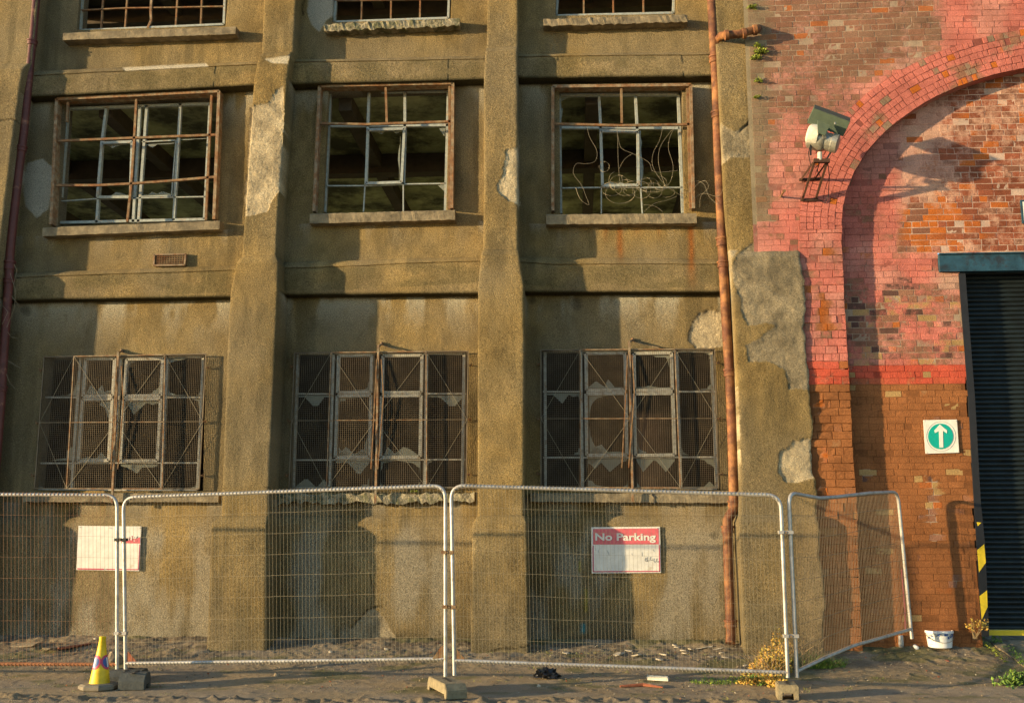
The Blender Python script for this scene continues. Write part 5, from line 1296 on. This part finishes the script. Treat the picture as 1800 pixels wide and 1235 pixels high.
# ------------------------------------------------------------------ CONE
cp = WY(175, 1201, 10.34); cp.z = gz(cp.x, cp.y); cn = thing('traffic_cone', 'yellow no-waiting traffic cone with blue and red discs on a grey base', 'traffic cone', cp)
b_ = MB(); b_.lathe(cp, [(.185, 0), (.20, .012), (.20, .04), (.175, .058), (.10, .062)], 8, rz=R(22.5)); b_.build('base', M['conebase'], cn)
prof = [(.103, .058), (.099, .068), (.072, .24), (.060, .31), (.048, .36), (.031, .49), (.033, .495), (.033, .515), (.026, .518)]
MB().lathe(cp, prof, 32).build('body', M['coneyel'], cn, smooth=True)
def cone_r(z): return float(np.interp(z, [p[1] for p in prof], [p[0] for p in prof]))
def cone_disc(ang, zc, r0, r1, off, mat, name):
    m_ = MB(); n_ = 28; vs = []; fs = []; rings = 4
    for k in range(rings+1):
        rr4 = r0+(r1-r0)*k/rings
        for j in range(n_):
            th = 2*math.pi*j/n_; z_ = zc+rr4*math.sin(th); rc = cone_r(z_)+off; a_ = ang+rr4*math.cos(th)/rc; vs.append((cp.x+rc*math.cos(a_), cp.y+rc*math.sin(a_), cp.z+z_))
    for k in range(rings):
        for j in range(n_): fs.append((k*n_+j, k*n_+(j+1) % n_, (k+1)*n_+(j+1) % n_, (k+1)*n_+j))
    return m_.add(vs, fs).build(name, mat, cn)
for ang in (R(236), R(352), R(112)):
    cone_disc(ang, .265, .052, .072, .002, M['redline'], 'red_ring'); cone_disc(ang, .265, .0, .052, .002, M['blue'], 'blue_disc')
    m_ = MB(); vs = []
    for k in range(9):
        for s_ in (-1, 1):
            z_ = .265+(k-4)*.012; rc = cone_r(z_)+.0035; a_ = ang+(s_*.010-(k-4)*.001)/rc; vs.append((cp.x+rc*math.cos(a_), cp.y+rc*math.sin(a_), cp.z+z_))
    m_.add(vs, [(2*k, 2*k+1, 2*k+3, 2*k+2) for k in range(8)]).build('white_bar', M['plastic_white'], cn)

# ------------------------------------------------------------------ TUB, CAN, BOTTLE
bp = G(1651, 1130); bp.y -= .13; bp.x = WY(1651, 1120, bp.y).x; bp.z = gz(0, bp.y); bu = thing('paint_tub', 'white plastic paint tub with torn blue label, standing by the brick wall', 'bucket', bp)
MB().lathe(bp, [(.125, 0), (.132, .006), (.150, .17), (.152, .172), (.152, .178)], 36).build('body', M['plastic_white'], bu, smooth=True)
MB().lathe(bp+Vector((0, 0, .178)), [(.156, -.014), (.160, -.012), (.160, .010), (.150, .014), (.145, .006), (.02, .005)], 36).build('lid', M['plastic_white'], bu, smooth=True)
rg = random.Random(8); m_ = MB(); m2 = MB()
for k in range(26):
    a_ = R(rg.uniform(195, 345)); z_ = rg.choice((rg.uniform(.10, .155), rg.uniform(.12, .155), rg.uniform(.04, .1))); w_ = rg.uniform(.010, .028); h_ = rg.uniform(.012, .030) if z_ > .1 else .003; rc = .1335+.11*z_+.0022
    vs = [(bp.x+(.1335+.108*(z_+zz)+.002)*math.cos(a_+s_*w_/rc), bp.y+(.1335+.108*(z_+zz)+.002)*math.sin(a_+s_*w_/rc), bp.z+z_+zz+rg.uniform(-.003, .003)) for s_, zz in ((-1, 0), (1, 0), (.8, h_), (-.9, h_))]
    (m_ if k % 3 else m2).add(vs, [(0, 1, 2, 3)])
m_.build('label', M['blue'], bu); m2.build('smear', M['scuff'], bu)
MB().tube([bp+Vector((.158*math.cos(a_), -.158*abs(math.sin(a_)), .155-.09*abs(math.sin(a_)))) for a_ in [R(180+t*9) for t in range(21)]], .003, 5).build('handle', M['galv_wire'], bu)
cpn = G(1584.5, 1137); ca = thing('drink_can', 'narrow silver drink can standing upright left of the white tub', 'can', cpn)
MB().lathe(cpn, [(.022, 0), (.028, .008), (.028, .125), (.023, .135), (.020, .133)], 18).build('body', M['galv'], ca, smooth=True)
MB().lathe(cpn+Vector((0, 0, .03)), [(.0285, 0), (.0285, .05)], 18, cap=False).build('band', M['scuff'], ca)
b0 = G(1606, 1136); b1 = G(1613, 1142); bo = thing('plastic_bottle', 'small white bottle with lime green cap lying on the tarmac', 'bottle', b0)
m_ = MB(); ellip(m_, b0.lerp(b1, .6)+Vector((0, 0, .02)), b1-b0, .022, .04, [(.8, -1), (1, -.8), (1, .9), (.7, 1.0)], 14); m_.build('body', M['plastic_white'], bo, smooth=True)
m_ = MB(); ellip(m_, b0+Vector((-.015, .03, .025)), b1-b0, .018, .03, [(.6, -1), (.8, -.8), (1, .9), (.7, 1.0)], 14); m_.build('cap', M['lime'], bo, smooth=True)

# ------------------------------------------------------------------ WEEDS
def leaves(mb, c, n, sx, sy, sz, ls, rg, up=.3, curl=True):
    for _ in range(n):
        r_ = rg.random()**.5; th = rg.uniform(0, 6.283); p = Vector(c)+Vector((math.cos(th)*r_*sx, math.sin(th)*r_*sy, (rg.random()**1.2)*sz*(1.15-r_*.7)))
        d = Vector((rg.uniform(-1, 1), rg.uniform(-1, 1), rg.uniform(-.4, 1))).normalized(); s_ = d.orthogonal().normalized(); s_.rotate(Matrix.Rotation(rg.uniform(0, 6.28), 3, d)); L_ = ls*rg.uniform(.5, 1.5); w_ = L_*rg.uniform(.2, .42); nn_ = d.cross(s_)*L_*.15
        mb.add([p, p+d*L_*.5+s_*w_+nn_, p+d*L_, p+d*L_*.5-s_*w_+nn_], [(0, 1, 2), (0, 2, 3)])
def blades(mb, c, n, sx, sy, h, rg, w_=.004, lean=.5):
    for _ in range(n):
        p = Vector(c)+Vector((rg.uniform(-sx, sx), rg.uniform(-sy, sy), -.005)); d = Vector((rg.uniform(-lean, lean), rg.uniform(-lean, lean), 1)).normalized(); L_ = h*rg.uniform(.4, 1.2); s_ = Vector((1, rg.uniform(-.6, .6), 0)).normalized()*w_; b_ = Vector((d.x, d.y, 0))*L_*.5
        m__ = p+d*L_*.55; e_ = p+d*L_+b_-Vector((0, 0, L_*.15)); mb.add([p-s_, p+s_, m__+s_*.8, e_, m__-s_*.8], [(0, 1, 2, 4), (4, 2, 3)])
def plant(name, label, loc, spec, cat='weed', group=None, seed=1):
    t = thing(name, label, cat, loc, group); rg = random.Random(seed)
    for nm, mt, fn in spec:
        m_ = MB(); fn(m_, rg); m_.build(nm, M[mt], t)
    return t
c1 = G(1360, 1178); 
def dryfn(m_, rg):
    for (x, y, n_, sx, sz) in ((1358, 1182, 420, .20, .30), (1342, 1180, 260, .16, .16), (1372, 1165, 260, .12, .40), (1322, 1186, 140, .14, .08), (1352, 1200, 260, .16, .12), (1366, 1207, 200, .10, .12), (1315, 1200, 120, .12, .06)): leaves(m_, G(x, y)+Vector((0, -.03, 0)), int(n_*1.5), sx, .12, sz*1.1, .032, rg)
def dryst(m_, rg):
    for (x, y, n_) in ((1362, 1176, 45), (1375, 1172, 30), (1345, 1190, 30), (1405, 1172, 26), (1418, 1160, 26)):
        for _ in range(n_):
            p = G(x, y)+Vector((rg.uniform(-.12, .12), rg.uniform(-.08, .08), 0)); d = Vector((rg.uniform(-.7, .7), rg.uniform(-.5, .2), 1)).normalized(); L_ = rg.uniform(.1, .36); e_ = p+d*L_; m_.tube([p, p+d*L_*.6, e_+Vector((d.x*L_*.3, 0, -L_*.08))], [.004, .003, .0015], 4, False)
plant('dry_weed', 'bushy golden brown dead weed at the foot of the right fence posts', c1, [('leaf', 'dry', dryfn), ('stem', 'drydark', dryst), ('green_leaf', 'leafgreen', lambda m_, rg: [leaves(m_, G(x, y), n_, .14, .08, sz, .024, rg) for (x, y, n_, sz) in ((1335, 1200, 120, .08), (1320, 1195, 90, .06), (1350, 1205, 60, .07))])], seed=2)
plant('grass_clump', 'dark green grass clump trailing under the leaning panel', G(1430, 1170), [('blade', 'leafgreen', lambda m_, rg: [blades(m_, G(x, y), n_, .14, .08, h_, rg, .004, 1.3) for (x, y, n_, h_) in ((1420, 1172, 220, .22), (1440, 1172, 220, .20), (1462, 1170, 160, .15), (1408, 1165, 100, .22))]), ('dry_blade', 'drydark', lambda m_, rg: [blades(m_, G(x, y), 60, .18, .08, .2, rg, .003, 1.4) for (x, y) in ((1425, 1165), (1450, 1170))])], 'grass', seed=3)
plant('corner_weed', 'spindly orange and green weed at the foot of the shutter guide', G(1712, 1116), [('leaf', 'dry', lambda m_, rg: [leaves(m_, W(1716+rg.uniform(-14, 20), 1098+rg.uniform(-6, 10), RR+.12), 9, .05, .05, .05, .028, rg) for _ in range(18)]), ('green_leaf', 'leafgreen', lambda m_, rg: leaves(m_, G(1712, 1122), 200, .16, .08, .12, .026, rg)), ('stem', 'drydark', lambda m_, rg: [m_.tube([W(1714+rg.uniform(-4, 4), 1122, RR+.1), W(1716+rg.uniform(-16, 22), 1096+rg.uniform(-8, 8), RR+.14)], [.004, .0015], 4, False) for _ in range(14)])], seed=4)
plant('leafy_weed', 'bright green weed sprouting at the lower right picture edge', G(1790, 1204), [('leaf', 'leafgreen', lambda m_, rg: [leaves(m_, G(x, y), n_, .13, .10, .13, .040, rg) for x, y, n_ in ((1785, 1202, 200), (1800, 1200, 200), (1770, 1206, 70))])], seed=5)
plant('leafy_weed', 'small green seedling in front of the yellow shutter rail', G(1752, 1128), [('leaf', 'leafgreen', lambda m_, rg: leaves(m_, G(1752, 1129), 70, .06, .05, .10, .03, rg))], seed=6)
plant('leafy_weed', 'line of low green weeds along the kerb joint near the shutter', G(1785, 1150), [('leaf', 'leafgreen', lambda m_, rg: [leaves(m_, G(1772+k*5, 1140+k*5), 34, .06, .05, .05, .026, rg) for k in range(7)])], seed=7)
plant('leafy_weed', 'thin weeds and moss in the tarmac joint right of the white tub', G(1735, 1140), [('leaf', 'moss', lambda m_, rg: [leaves(m_, G(1724+k*5.5, 1126+k*4.6), 18, .045, .03, .035, .02, rg) for k in range(9)])], seed=8)
plant('grass_clump', 'low weeds along the brick wall foot behind the tub and can', G(1620, 1124), [('blade', 'grass', lambda m_, rg: [blades(m_, G(x, 1122+rg.uniform(-2, 2)), 26, .10, .04, .07, rg, .003, .9) for x in range(1470, 1720, 12)]), ('leaf', 'leafgreen', lambda m_, rg: leaves(m_, G(1625, 1122), 60, .05, .03, .07, .022, rg))], 'grass', seed=9)
plant('grass_clump', 'ragged green strip of weeds in front of the right-hand fence panel', G(1260, 1195), [('blade', 'leafgreen', lambda m_, rg: [blades(m_, G(1225+k*9, 1196+rg.uniform(-4, 5)), 22, .08, .06, .05, rg, .004, 1.2) for k in range(13)]), ('leaf', 'moss', lambda m_, rg: [leaves(m_, G(1225+k*9, 1196+rg.uniform(-6, 6)), 12, .08, .06, .02, .02, rg) for k in range(13)])], 'grass', seed=10)
# sparse ground grass: stuff
m_ = MB(); rg = random.Random(12)
for _ in range(150):
    x = rg.uniform(-6.8, 3.2); y = rg.choice((rg.uniform(11.7, 12.0), rg.uniform(10.6, 11.9), rg.uniform(9.9, 10.6))); blades(m_, (x, y, gz(x, y)), 9, .05, .03, rg.uniform(.015, .045), rg, .0025, 1.4)
for x in np.arange(-6.6, 2.6, .07): blades(m_, (x, 12.05+rg.uniform(-.03, .06), gz(x, 12.05)), 4, .05, .02, rg.uniform(.02, .05), rg, .0025, 1.0)
o = m_.build('ground_grass', M['grass']); o['kind'] = 'stuff'; o['label'] = 'sparse dry grass tufts in the dirt between fence and wall'; o['category'] = 'grass'
# moss tufts in the brickwork joint
for k, (x, y, n_, s_, lb) in enumerate(((1337, 94, 170, .07, 'larger yellow green moss tuft on the brick edge below the pipe branch'), (1330, 104, 110, .055, 'moss tuft just under the largest one at the render edge'), (1323, 14, 70, .05, 'moss tuft at the top of the render edge'), (1333, 144, 60, .04, 'small moss tuft halfway down the render edge'), (1331, 82, 60, .04, 'tiny moss tuft right beneath the pipe branch'), (1332, 172, 40, .03, 'lowest faint moss tuft on the render edge'))):
    m_ = MB(); leaves(m_, W(x, y, RF+.03), int(n_*1.5), s_*1.2, .04, s_*1.2, .024, random.Random(30+k)); tag(m_.build('moss_tuft', M['moss'], loc=W(x, y, RF)), lb, 'moss', 'moss tufts on the brick edge')
# moss on crumbling middle sill
m_ = MB(); leaves(m_, W(728, 864, .09), 60, .05, .03, .02, .018, random.Random(50)); tag(m_.build('moss_tuft', M['moss'], loc=W(728, 864, .09)), 'green moss tuft on the crumbling sill of the middle ground-floor window', 'moss', 'moss on sills')
